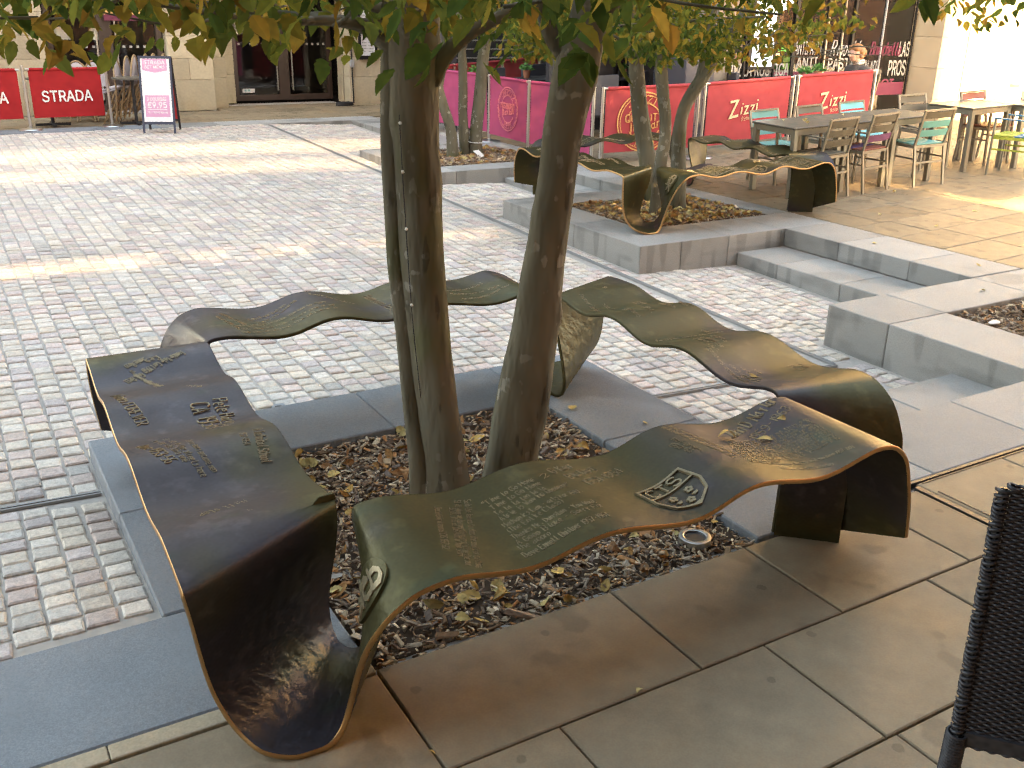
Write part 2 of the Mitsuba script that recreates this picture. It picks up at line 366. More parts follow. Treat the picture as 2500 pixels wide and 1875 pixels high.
scene['m_glass'] = {'type': 'thindielectric', 'int_ior': 1.5, 'ext_ior': 1.0}

# ------------------------------------------------------------------ ground heights
def z_drain(x): return np.clip(-0.10 - 0.04 * (x - 0.4), -0.33, -0.0)
def zplaza(x, y):
    """the square falls to the slot drain near the camera and rises again towards the far frontage"""
    x, y = np.asarray(x, float), np.asarray(y, float)
    z = np.minimum(z_drain(x) + 0.0235 * np.maximum(y - 4, 0), 0.012)
    near = z_drain(x) * np.clip((y - 2.84) / 1.16, 0, 1)
    return np.where((y < 4) & (x < 1.2), near, z)
def zterr(x): return 0.042 * np.clip(np.asarray(x, float) - 7.3, 0, 7.2)

big = trimesh.creation.box((160, 160, 0.2)); big.apply_translation((0, 0, -0.85))
put('ground', big, 'm_joint'); lab('ground', 'broad dark ground lying under all the paving', 'ground', kind='structure')

# ---- the square of small stone setts
lab('plaza', 'sloping square paved with small pale setts in straight rows', 'square', kind='structure')
gx, gy = np.meshgrid(np.linspace(-14, 6.75, 84), np.linspace(2.80, 16.3, 55), indexing='ij')
gv = np.stack([gx, gy, zplaza(gx, gy) - 0.011], -1).reshape(-1, 3)
i, j = np.meshgrid(np.arange(83), np.arange(54), indexing='ij')
q = np.stack([i * 55 + j, (i + 1) * 55 + j, (i + 1) * 55 + j + 1, i * 55 + j + 1], -1).reshape(-1, 4)
scene['plaza__joint_bed'] = ply((gv, q), 'm_joint')

rs = np.random.RandomState(4)
PITX, PITY = 0.1065, 0.1000
HOLES = [(0.39, 3.03, 2.2, 4.39), (5.02, 7.5, 6.34, 8.70), (5.08, 7.6, 10.53, 12.74), (5.12, 7.5, 2.0, 4.41), (3.02, 5.2, 2.0, 3.40), (6.12, 7.5, 4.3, 6.5), (6.12, 7.5, 8.6, 10.6), (6.32, 7.6, 12.6, 16.7)]
pos = []
for k in range(-22, 66):
    x = 0.343 + (k - 3) * PITX
    off = rs.rand() * PITY
    wob = rs.uniform(-.004, .004)
    y = 2.845 + (off if x > 0.36 else off - 0.05)
    while y < 16.07:
        pos.append((x + wob, y, rs.rand()))
        y += PITY * rs.uniform(0.9, 1.13)
pos = np.array(pos)
keep = np.ones(len(pos), bool)
for a, b, c, d in HOLES:
    keep &= ~((pos[:, 0] > a - 0.045) & (pos[:, 0] < b + 0.05) & (pos[:, 1] > c - 0.02) & (pos[:, 1] < d + 0.05))
keep &= ~((pos[:, 0] < 0.45) & (pos[:, 1] < 2.872))
# the two slot drains
keep &= ~(np.abs(pos[:, 1] - 4.03) < 0.05)
keep &= ~(np.abs(pos[:, 0] - (4.86)) < 0.055)
pos = pos[keep]
def sett(x, y, seed):
    r = np.random.RandomState(int(seed * 1e6))
    hx, hy = (PITX - 0.012) / 2 * r.uniform(0.93, 1.05), (PITY - 0.010) / 2 * r.uniform(0.92, 1.03)
    rot = r.uniform(-.035, .035); b = 0.007
    cor = np.array([[-hx, -hy], [hx, -hy], [hx, hy], [-hx, hy]]) + r.uniform(-.003, .003, (4, 2))
    c, s = math.cos(rot), math.sin(rot)
    cor = cor @ np.array([[c, s], [-s, c]])
    dz = r.uniform(-.003, .003); tx, ty = r.uniform(-.03, .03, 2)
    inn = cor * (1 - b / 0.045)
    z0 = zplaza(x + cor[:, 0], y + cor[:, 1]) + dz
    zi = zplaza(x + inn[:, 0], y + inn[:, 1]) + dz + tx * inn[:, 0] + ty * inn[:, 1]
    v = np.vstack([np.column_stack([inn, zi]), np.column_stack([cor, z0 - 0.006 + tx * cor[:, 0] + ty * cor[:, 1]]), np.column_stack([cor, z0 - 0.03]), [[0, 0, zi.mean() + r.uniform(0, .002)]]])
    v[:, 0] += x; v[:, 1] += y
    f = [[12, 0, 1], [12, 1, 2], [12, 2, 3], [12, 3, 0]]
    for k in range(4):
        n = (k + 1) % 4
        f += [[4 + k, 4 + n, n], [4 + k, n, k], [8 + k, 8 + n, 4 + n], [8 + k, 4 + n, 4 + k]]
    return v, np.array(f)
D2 = np.hypot(pos[:, 0], pos[:, 1])
vis = (pos[:, 0] > -0.04) & (pos[:, 1] > 2.86)
order = np.argsort(np.where(vis, D2, 99))
tone = np.column_stack([rs.rand(len(pos)), rs.rand(len(pos))])
for n, k in enumerate(order[:300]):
    m = sett(*pos[k])
    scene['plaza__sett' + (f'_{n:03d}' if n else '')] = ply(m, 'm_sett', False, uv=const_uv(m, *tone[k]))
rest = order[300:]
m, u = cat_uv([sett(*pos[k]) for k in rest], tone[rest])
scene['plaza__sett_field'] = ply(m, 'm_sett', False, uv=u)
labels['plaza__sett_field'] = {'kind': 'stuff', 'label': 'the farther setts of the square'}
# slot drains: a steel-lipped slot along X and one along Y
def slot(p0, p1, n=14):
    out = []
    for t0 in range(n):
        a = np.array(p0) + (np.array(p1) - p0) * t0 / n; b = np.array(p0) + (np.array(p1) - p0) * (t0 + 1) / n
        a = [*a, zplaza(*a)]; b = [*b, zplaza(*b)]
        d = np.array([b[1] - a[1], -(b[0] - a[0]), 0]); d /= np.linalg.norm(d)
        out += [obox(a + d * .010, b + d * .010, .009, .012), obox(a - d * .010, b - d * .010, .009, .012)]
    return cat(out)
d1 = thing('slot_drain', 'narrow slot drain with steel lips across the near setts, left of the foreground bench', 'drain')
put(d1, slot((-3, 4.03), (0.39, 4.03)), 'm_drain')
d2 = thing('slot_drain', 'slot drain in the setts between foreground bench and the right-hand steps', 'drain')
put(d2, slot((3.03, 4.03), (4.86, 4.03), 8), 'm_drain')
d3 = thing('slot_drain', 'long slot drain running away along the front of the farther planters', 'drain')
put(d3, slot((4.86, 4.05), (4.86, 16.0), 24), 'm_drain')
gul = thing('gully_cover', 'small grey sunken gully cover in the setts behind the left bench arm', 'drain cover')
put(gul, box(1.33, 1.40, 4.62, 4.70, zplaza(1.36, 4.6) - .012, zplaza(1.36, 4.6) + .003, .002), 'm_grey')
put(gul + '__hole', box(1.345, 1.375, 4.645, 4.668, zplaza(1.36, 4.6) - .01, zplaza(1.36, 4.6) + .0045), 'm_black')

# ---- sandstone terrace: every slab its own piece
lab('terrace', 'brown sandstone terrace of large rectangular slabs', 'terrace', kind='structure')
tx_, ty_ = np.meshgrid(np.linspace(-3, 24, 109), np.linspace(-2.2, 16.6, 5), indexing='ij')
def bed(x0, x1, y0, y1, dz=-0.028, n=30):
    xs = np.linspace(x0, x1, n); v = np.array([[x, y, zterr(x) + dz] for x in xs for y in (y0, y1)])
    k = np.arange(n - 1) * 2
    return arr((v, np.stack([k, k + 2, k + 3, k + 1], 1)))
BEDS = [bed(-3, 5.14, -2.2, 2.30, n=4), bed(5.14, 7.32, -2.2, 2.32, n=4), bed(7.30, 26, -2.2, 18.5, n=60), bed(6.8, 7.32, 12.7, 18.5, n=3), bed(-14, 7.4, 16.55, 20.0, n=4)]
scene['terrace__joint_bed'] = ply(cat(BEDS), 'm_joint')
rs = np.random.RandomState(11)
def slab(x0, x1, y0, y1, key='terrace__slab', mat='m_slab', dz=0.0):
    g = 0.004; b = 0.004
    x0, x1, y0, y1 = x0 + g, x1 - g, y0 + g, y1 - g
    h = rs.uniform(-.0015, .0015) + dz
    c = np.array([[x0, y0], [x1, y0], [x1, y1], [x0, y1]]); i_ = np.array([[x0 + b, y0 + b], [x1 - b, y0 + b], [x1 - b, y1 - b], [x0 + b, y1 - b]])
    v = np.vstack([np.column_stack([i_, zterr(i_[:, 0]) + h]), np.column_stack([c, zterr(c[:, 0]) + h - b]), np.column_stack([c, zterr(c[:, 0]) - 0.05])])
    f = [[0, 1, 2], [0, 2, 3]]
    for k in range(4):
        n = (k + 1) % 4
        f += [[4 + k, 4 + n, n], [4 + k, n, k], [8 + k, 8 + n, 4 + n], [8 + k, 4 + n, 4 + k]]
    put(key, (v, np.array(f)), mat, uv=np.tile([rs.rand(), rs.rand()], (12, 1)))
KNOWN = {0: [.725, 1.757, 2.366, 3.03, 3.33], 1: [.10, 1.24, 2.005, 2.78, 3.33], 9: [7.90, 8.22], 8: [7.64, 8.33], 7: [7.63, 8.33], 6: [8.08], 5: [7.64]}
def row(y0, y1, xa, xb, known, step=0.70):
    xs = [x for x in known if xa < x < xb]
    if not xs: xs = [xa + rs.uniform(.25, .7)]
    xs.sort()
    while xs[0] - xa > step * 1.25: xs.insert(0, xs[0] - step * rs.uniform(.9, 1.1))
    while xb - xs[-1] > step * 1.25: xs.append(xs[-1] + step * rs.uniform(.9, 1.1))
    e = [xa] + xs + [xb]
    for a, b in zip(e[:-1], e[1:]):
        if b - a > 0.05: slab(a, b, y0, y1)
for k in range(0, 9):                      # rows in front of the foreground planter and to its right
    y1 = 2.264 - 0.48 * k; y0 = y1 - 0.48
    if y0 < -2.2: break
    row(y0, y1 if k else 2.240, -2.0, 3.33 if k else .893, KNOWN.get(k, []) if k else [.10], 0.72)
    if not k: row(y0, 2.260, .893, 3.33, KNOWN[0][1:], 0.72)
    row(y0, y1 if k else 2.296, 3.37, 7.32, KNOWN.get(k, []), 0.72)
for k in range(0, 30):                     # the terrace beyond the steps, with the tables
    y0 = 2.264 + 0.48 * (k - 6); y1 = y0 + 0.48
    if y1 > 16.4: break
    row(y0, y1, 7.32, 15.2 if y0 < 11 else 12.5, KNOWN.get(k - 1 if k > 0 else -1, []), 0.71)
for k in range(3):                         # pale forecourt before the far frontage
    y0 = 16.66 + 0.62 * k
    row(y0, y0 + 0.62, -4.0, 8.2, [], 0.85)
for k in range(8):
    row(18.52, 19.3, 4.75 + k * .33, 4.75 + (k + 1) * .33, [], 9)
# drain channels in the terrace right of the foreground bench
dc = thing('channel_drain', 'dark channel drain with steel edge in the brown slabs beside the bench leg', 'drain')
put(dc, cat([box(3.335, 3.365, -1.2, 2.27, -.02, .003), box(3.395, 3.402, -1.2, 2.2, -.02, .0045)]), 'm_dark_metal')
dc2 = thing('channel_drain', 'channel drain along the grey edging stones right of the foreground bench', 'drain')
put(dc2, cat([box(3.345, 5.1, 2.2985, 2.314, -.02, .0035), box(3.40, 5.1, 2.279, 2.285, -.02, .0045)]), 'm_dark_metal')

# ---- grey edging stones, planters and steps
def stone(key, x0, x1, y0, y1, z0, z1=0.0, b=0.006, mat=None):
    mat = mat or ('m_pale' if x0 > 3.0 else 'm_grey')  # right-hand stones take a paler, warmer tone than the left ones
    m = box(x0 + .0015, x1 - .0015, y0 + .0015, y1 - .0015, z0, z1, b)
    put(key, m, mat, uv=const_uv(m, rs.rand(), rs.rand()))
lab('kerb', 'wide grey stone edging where the terrace meets the setts', 'kerb', kind='structure')
for a, b in ((-3.2, -1.9), (-1.9, -.62), (-.62, .893)):
    stone('kerb__edging_stone', a, b, 2.312, 2.838, -.3)
for a, b in ((-2.6, -1.2), (-1.2, .145), (.145, .893)):
    stone('kerb__sandstone_strip', a, b, 2.244, 2.309, -.1, .0015, .003, 'm_sandstone')
for a, b in ((3.03, 3.53), (3.53, 4.33), (4.33, 5.13)):
    stone('kerb__edging_stone', a, b, 2.32, 2.845, -.165)
for a, b in ((4.415, 4.98), (4.98, 5.72), (5.72, 6.36)):
    stone('kerb__edging_stone', 6.70, 7.318, a, b, -.165)
for a, b in ((8.70, 9.3), (9.3, 9.95), (9.95, 10.54)):
    stone('kerb__edging_stone', 6.70, 7.318, a, b, -.165)
for a, b in ((12.75, 13.7), (13.7, 14.7), (14.7, 15.6), (15.6, 16.10)):
    stone('kerb__edging_stone', 6.33, 6.85, a, b, -.3, .006)
xs = np.arange(-6.0, 6.9, .92)
for a, b in zip(xs[:-1], xs[1:]):
    stone('kerb__edging_stone', a, min(b, 6.85), 16.10, 16.65, -.3, .012)
stone('kerb__edging_stone', xs[-1], 6.85, 16.10, 16.65, -.3, .012)

def steps(label, treads):
    k = thing('stone_steps', label, 'steps', kind=None)
    for t in treads: stone(k + '__step_stone', *t, b=.008)
steps('pair of grey stone steps between foreground bench and the right-hand planter', [(3.03, 3.75, 2.85, 3.385, -.6, -.163), (3.75, 4.45, 2.85, 3.385, -.6, -.163), (4.45, 5.128, 2.85, 3.385, -.6, -.163)])
steps('grey stone steps leading up from the setts in front of the tables', [(6.13, 6.697, 4.405, 5.16, -.6, -.163), (6.13, 6.697, 5.16, 5.86, -.6, -.163), (6.13, 6.697, 5.86, 6.355, -.6, -.163)])
steps('grey stone steps behind the farther curved bench', [(6.13, 6.697, 8.69, 9.4, -.6, -.12), (6.13, 6.697, 9.4, 10.1, -.6, -.12), (6.13, 6.697, 10.1, 10.54, -.6, -.12)])

def planter(label, stones):
    k = thing('stone_planter', label, 'planter')
    for s in stones: stone(k + '__coping_stone', *s)
planter('grey stone planter edging round the foreground tree pit', [
    (.40, .89, 2.842, 3.61, -.5), (.40, .89, 3.61, 4.38, -.5), (.89, 1.68, 3.87, 4.38, -.5), (1.68, 2.46, 3.87, 4.38, -.5), (2.46, 3.02, 2.28, 3.28, -.5), (2.46, 3.02, 3.28, 4.38, -.5)])
planter('raised grey stone planter under the farther curved bench', [
    (5.03, 5.48, 6.36, 7.36, -.5), (5.03, 5.48, 7.36, 8.68, -.5), (5.48, 6.02, 6.36, 6.92, -.5), (6.02, 6.66, 6.36, 6.92, -.5), (6.66, 7.318, 6.365, 6.92, -.5), (5.48, 6.3, 8.22, 8.68, -.5), (6.3, 7.318, 8.22, 8.68, -.5), (7.03, 7.318, 6.92, 8.22, -.5)])
planter('low grey stone planter round the farthest cluster of tree stems', [
    (5.09, 5.46, 10.55, 11.7, -.5), (5.09, 5.46, 11.7, 12.72, -.5), (5.46, 6.2, 10.55, 10.95, -.5), (6.2, 7.318, 10.55, 10.95, -.5), (5.46, 6.4, 12.3, 12.72, -.5), (6.4, 7.318, 12.3, 12.72, -.5), (6.98, 7.318, 10.95, 12.3, -.5)])
planter('raised grey stone planter at the right edge with bare dark mulch', [
    (5.135, 5.70, 2.85, 3.893, -.6), (5.135, 5.70, 3.893, 4.40, -.6), (5.70, 6.7, 3.893, 4.40, -.6), (6.7, 7.318, 3.893, 4.40, -.6), (6.78, 7.318, 2.32, 3.893, -.5), (5.135, 5.70, 2.32, 2.847, -.5)])

# ------------------------------------------------------------------ mulch
def chips(x0, x1, y0, y1, n, size, seed, zb=-0.035, avoid=()):
    r = np.random.RandomState(seed)
    P, tones = [], []
    base = np.array([[-1, -.5, 0], [1, -.45, 0], [1, .5, 0], [-1, .45, 0], [-.8, -.35, 1], [.85, -.3, .8], [.75, .4, 1], [-.85, .35, .9]], float)
    F = np.array([[4, 5, 6], [4, 6, 7], [0, 1, 5], [0, 5, 4], [1, 2, 6], [1, 6, 5], [2, 3, 7], [2, 7, 6], [3, 0, 4], [3, 4, 7]])
    for k in range(n):
        x, y = r.uniform(x0 + .012, x1 - .012), r.uniform(y0 + .012, y1 - .012)
        L = size * r.lognormal(0, .42); W = L * r.uniform(.35, .9); H = L * r.uniform(.12, .35)
        v = (base + r.uniform(-.18, .18, base.shape)) * [L, W, H]
        a, t, s = r.uniform(0, 6.28), r.normal(0, .35), r.normal(0, .35)
        ca, sa = math.cos(a), math.sin(a)
        v = v @ np.array([[1, 0, t], [0, 1, s], [-t, -s, 1]])
        v = v @ np.array([[ca, sa, 0], [-sa, ca, 0], [0, 0, 1]])
        hump = 0.022 * meshkit.noise(np.array([x * 3, y * 3, seed * .37]))
        P.append((v + [x, y, zb + hump + r.uniform(0, .018)], F)); tones.append((r.rand() ** .9, r.rand()))
    return P, tones

def leaf_shape(r, curl=0.3, n=4, serr=True):
    """an ovate, pointed, folded leaf of unit length along +x with small teeth"""
    xs = np.linspace(0.0, 1.0, n + 2)
    w = 0.30 * np.sin(PI * xs ** 0.78) * r.uniform(.85, 1.15)
    k1, k2 = r.normal(0, curl), r.uniform(.1, .45)
    mid = np.column_stack([xs, 0 * xs, k1 * (xs - .5) ** 2 * 1.2])
    v = [mid[0]]; f = []
    L, R_ = [0], [0]; M = [0]
    for k in range(1, n + 1):
        t = 0.035 if serr else 0
        v += [mid[k], mid[k] + [-t, w[k], w[k] * k2], mid[k] + [t * .6, w[k] * .84, w[k] * k2 * .8], mid[k] + [-t, -w[k], w[k] * k2], mid[k] + [t * .6, -w[k] * .84, w[k] * k2 * .8]]
    v.append(mid[-1])
    e = len(v) - 1
    def I(k, j): return 1 + (k - 1) * 5 + j
    f += [[0, I(1, 0), I(1, 1)], [0, I(1, 3), I(1, 0)]]
    for k in range(1, n + 1):
        f += [[I(k, 0), I(k, 2), I(k, 1)], [I(k, 0), I(k, 3), I(k, 4)]]
        if k < n:
            f += [[I(k, 0), I(k + 1, 0), I(k, 2)], [I(k, 2), I(k + 1, 0), I(k + 1, 1)], [I(k, 0), I(k, 4), I(k + 1, 0)], [I(k, 4), I(k + 1, 3), I(k + 1, 0)]]
    f += [[I(n, 0), e, I(n, 2)], [I(n, 0), I(n, 4), e]]
    return np.array(v), np.array(f)

def rot_from(xd, roll):
    xd = np.asarray(xd, float); xd /= np.linalg.norm(xd)
    a = np.cross([0, 0, 1.0], xd)
    a = a / np.linalg.norm(a) if np.linalg.norm(a) > 1e-3 else np.array([0, 1.0, 0])
    b = np.cross(xd, a)
    y = a * math.cos(roll) + b * math.sin(roll)
    return np.stack([xd, y, np.cross(xd, y)])

def flat_leaf(x, y, z, size, r, tilt=.35):
    v, f = leaf_shape(r, 0.9)
    a = r.uniform(0, 6.28)
    m = rot_from([math.cos(a), math.sin(a), r.normal(0, .3) * tilt], r.normal(0, tilt))
    v = (v - [.5, 0, 0]) * size @ m
    v[:, 2] -= v[:, 2].min()
    return v + [x, y, z], f

def mulch(label, rect, n, size, seed, leaves, zb=-.035):
    key = thing('bark_mulch', label, 'mulch', kind='stuff')
    x0, x1, y0, y1 = rect
    P, t = chips(x0, x1, y0, y1, n, size, seed, zb)
    r = np.random.RandomState(seed + 50)
    hump = lambda x, y: 0.022 * float(meshkit.noise(np.array([x * 3, y * 3, seed * .37])))
    m, u = cat_uv(P, t)
    put(key + '__chips', m, 'm_chip', False, uv=u); labels[key + '__chips'] = {'kind': 'stuff', 'label': 'loose bark chips'}
    put(key + '__soil', box(x0, x1, y0, y1, zb - .3, zb + .004), 'm_soil')
    if leaves:
        Q, tq = [], []
        for k in range(leaves):
            x, y = r.uniform(x0 + .04, x1 - .04), r.uniform(y0 + .04, y1 - .04)
            Q.append(flat_leaf(x, y, zb + hump(x, y) + .012, r.uniform(.035, .085), r, .8)); tq.append((r.rand(), r.rand()))
        m, u = cat_uv(Q, tq)
        put(key + '__dry_leaves', m, 'm_dead_leaf', False, uv=u); labels[key + '__dry_leaves'] = {'kind': 'stuff', 'label': 'curled dry leaves lying on the bark'}
mulch('brown bark chips with dry leaves in the foreground tree pit', (.893, 2.458, 2.262, 3.868), 9000, .0115, 3, 230, -.042)
mulch('bark mulch strewn with yellow leaves inside the farther bench', (5.483, 7.028, 6.922, 8.218), 5200, .013, 4, 620, -.030)
mulch('bark mulch round the farthest three tree stems', (5.463, 6.978, 10.952, 12.298), 4200, .015, 5, 130, -.02)
mulch('dark bare mulch in the planter at the right edge', (5.703, 6.778, 2.322, 3.89), 3600, .013, 6, 25, -.045)

# ------------------------------------------------------------------ the curved bronze benches
HF = lambda x: smooth1(x, [.93, 1.18, 1.42, 1.73, 1.97, 2.25, 2.52], [.530, .494, .528, .487, .542, .502, .545])
HL = lambda y: smooth1(y, [2.36, 2.62, 2.91, 3.20, 3.465, 3.655, 3.92], [.531, .497, .533, .482, .514, .484, .527])
HR = lambda y: smooth1(y, [2.36, 2.62, 2.905, 3.145, 3.40, 3.63, 3.87], [.556, .507, .557, .510, .557, .511, .542])
HB = lambda x: smooth1(x, [.93, 1.20, 1.44, 1.71, 1.95, 2.25, 2.47], [.540, .508, .556, .511, .552, .517, .545])

def u_corner():
    O = [(.355, 2.20, .522), (.356, 2.14, .505), (.361, 2.135, .472), (.371, 2.145, .41), (.381, 2.156, .34), (.397, 2.165, .231), (.416, 2.155, .147), (.447, 2.115, .075), (.49, 2.05, .036), (.555, 2.014, .018),
         (.61, 2.006, .016), (.655, 2.005, .022), (.690, 2.010, .055), (.712, 2.004, .13), (.720, 1.96, .25), (.728, 1.905, .36), (.752, 1.870, .435), (.79, 1.852, .485), (.855, 1.85, .519)]
    I = [(.835, 2.395, .531), (.834, 2.362, .520), (.8345, 2.362, .455), (.836, 2.39, .36), (.838, 2.42, .30), (.84, 2.465, .20), (.84, 2.488, .11), (.84, 2.478, .05), (.84, 2.44, .022), (.842, 2.40, .018),
         (.865, 2.36, .02), (.905, 2.342, .04), (.945, 2.335, .09), (.955, 2.33, .17), (.925, 2.33, .28), (.895, 2.33, .37), (.872, 2.33, .45), (.868, 2.33, .50), (.885, 2.33, .524)]
    return O, I

def ribbon_b():
    """far-left hanging end, left arm, U down to the ground at the near-left corner, front arm, right hanging end"""
    O = [(.44, 4.125, .15), (.425, 4.115, .27), (.415, 4.09, .38), (.41, 4.05, .46), (.405, 3.99, .515)]
    I = [(.868, 4.05, .06), (.868, 4.06, .27), (.868, 4.04, .38), (.868, 4.02, .46), (.868, 3.98, .515)]
    for y in np.linspace(3.92, 2.36, 22):
        t = (y - 2.2) / 1.7
        O.append((.355 + .045 * t, y, HL(y))); I.append((.835 + .033 * (y - 2.4) / 1.5, y + .02, HL(y)))
    o, i_ = u_corner(); O += o; I += i_
    for x in np.linspace(.955, 2.50, 24): O.append((x, 1.85, HF(x))); I.append((x, 2.33, HF(x)))
    O += [(2.57, 1.85, .535), (2.62, 1.85, .505), (2.66, 1.85, .455), (2.69, 1.85, .37), (2.715, 1.85, .27), (2.73, 1.85, .15)]
    I += [(2.56, 2.33, .537), (2.61, 2.33, .505), (2.655, 2.33, .455), (2.685, 2.31, .37), (2.71, 2.275, .22), (2.725, 2.235, .005)]
    return O, I

def ribbon_a():
    """near-right hanging end, right arm, U at the far corner, back arm, far-left end"""
    R = lambda p: (3.39 - p[0], 6.26 - p[1], p[2])
    O = [(2.97, 2.105, .10), (2.995, 2.115, .22), (3.0, 2.125, .325), (3.0, 2.142, .385), (3.0, 2.196, .479), (3.0, 2.29, .541)]
    I = [(2.53, 2.275, .008), (2.54, 2.28, .16), (2.548, 2.29, .30), (2.55, 2.30, .40), (2.55, 2.32, .49), (2.55, 2.36, .545)]
    for y in np.linspace(2.42, 3.86, 22): O.append((3.0, y - .03, HR(y))); I.append((2.55, y, HR(y)))
    o, i_ = u_corner(); O += [R(p) for p in o]; I += [R(p) for p in i_]
    for x in np.linspace(2.45, .93, 24): O.append((x, 4.40, HB(x))); I.append((x, 3.945, HB(x)))
    O += [(.865, 4.40, .52), (.815, 4.40, .478), (.778, 4.40, .42), (.755, 4.40, .35), (.745, 4.39, .22), (.76, 4.36, .10)]
    I += [(.875, 3.945, .53), (.862, 3.945, .49), (.855, 3.95, .43), (.85, 3.96, .33), (.845, 3.97, .18), (.84, 3.98, .01)]
    return O, I

def ribbon_mesh(O, I, seg=4, M=12, th=.015):
    n = (len(O) - 1) * seg + 1
    o, i_ = spline(O, n), spline(I, n)
    t = np.linspace(0, 1, M)[None, :, None]
    P = i_[:, None] * (1 - t) + o[:, None] * t
    du = np.gradient(P, axis=0); dv = np.gradient(P, axis=1)
    N = np.cross(du, dv); N /= np.linalg.norm(N, axis=2, keepdims=True) + 1e-12
    return P, N
def grid_faces(n, m, off=0, flip=False):
    a, b = np.meshgrid(np.arange(n - 1), np.arange(m - 1), indexing='ij')
    q = np.stack([a * m + b, (a + 1) * m + b, (a + 1) * m + b + 1, a * m + b + 1], -1).reshape(-1, 4) + off
    return q[:, ::-1] if flip else q

def bench(label, dx=0.0, dy=0.0):
    key = thing('curved_bench', label, 'bench', 'curved bronze benches round the trees')
    move = T().translate([dx, dy, 0])
    first = dx == 0
    for name, fn, sgn in (('seat_ribbon', ribbon_b, 1), ('seat_ribbon', ribbon_a, 1)):
        if first:
            P, N = ribbon_mesh(*fn())
            n, m = P.shape[:2]
            k0 = n // 4
            s = 1.0 if N[k0, m // 2, 2] > 0 else -1.0
            N = N * s; th = .015
            top, bot = P.reshape(-1, 3), (P - N * th).reshape(-1, 3)
            q = np.vstack([grid_faces(n, m, 0, s < 0), grid_faces(n, m, n * m, s > 0)])
            sheet = (np.vstack([top, bot]), q)
            edges = []
            for col, other in ((0, 1), (m - 1, m - 2)):
                out = P[:, col] - P[:, other]; out /= np.linalg.norm(out, axis=1, keepdims=True)
                a, b = P[:, col] + N[:, col] * .0006, P[:, col] - N[:, col] * (th + .0006)
                a2, b2 = P[:, col] - N[:, col] * .003 + out * .0035, P[:, col] - N[:, col] * (th - .003) + out * .0035
                v = np.stack([a, a2, b2, b], 1).reshape(-1, 3)
                edges.append((v, np.vstack([grid_faces(n, 4, 0, False)])))
            for row_ in (0, n - 1):
                v = np.vstack([P[row_], P[row_] - N[row_] * th]); k = np.arange(m - 1)
                edges.append((v, np.stack([k, k + 1, k + 1 + m, k + m], 1)))
            BENCH.append((name, ply(sheet, 'm_bronze', 50)))
            BENCH.append(('polished_edge', ply(edges[1], 'm_brass', True)))
            BENCH.append(('inner_edge', ply(cat([edges[0], edges[2], edges[3]]), 'm_bronze', False)))
    if first:
        # diagonal foot plates under the two corners where the ends hang
        f1 = obox((2.535, 2.275, .22), (2.705, 2.112, .22), .02, .44)
        f2 = obox((.855, 3.985, .18), (.685, 4.148, .18), .02, .36)
        BENCH.append(('foot_plate', ply(f1, 'm_bronze'))); BENCH.append(('foot_plate', ply(f2, 'm_bronze')))
        for m_ in lettering(): BENCH.append(m_)
        for m_ in badges(): BENCH.append(m_)
    for name, d in BENCH:
        k = fresh(f'{key}__{name}')
        scene[k] = {**d, 'to_world': move} if not first else d
    return key
BENCH = []

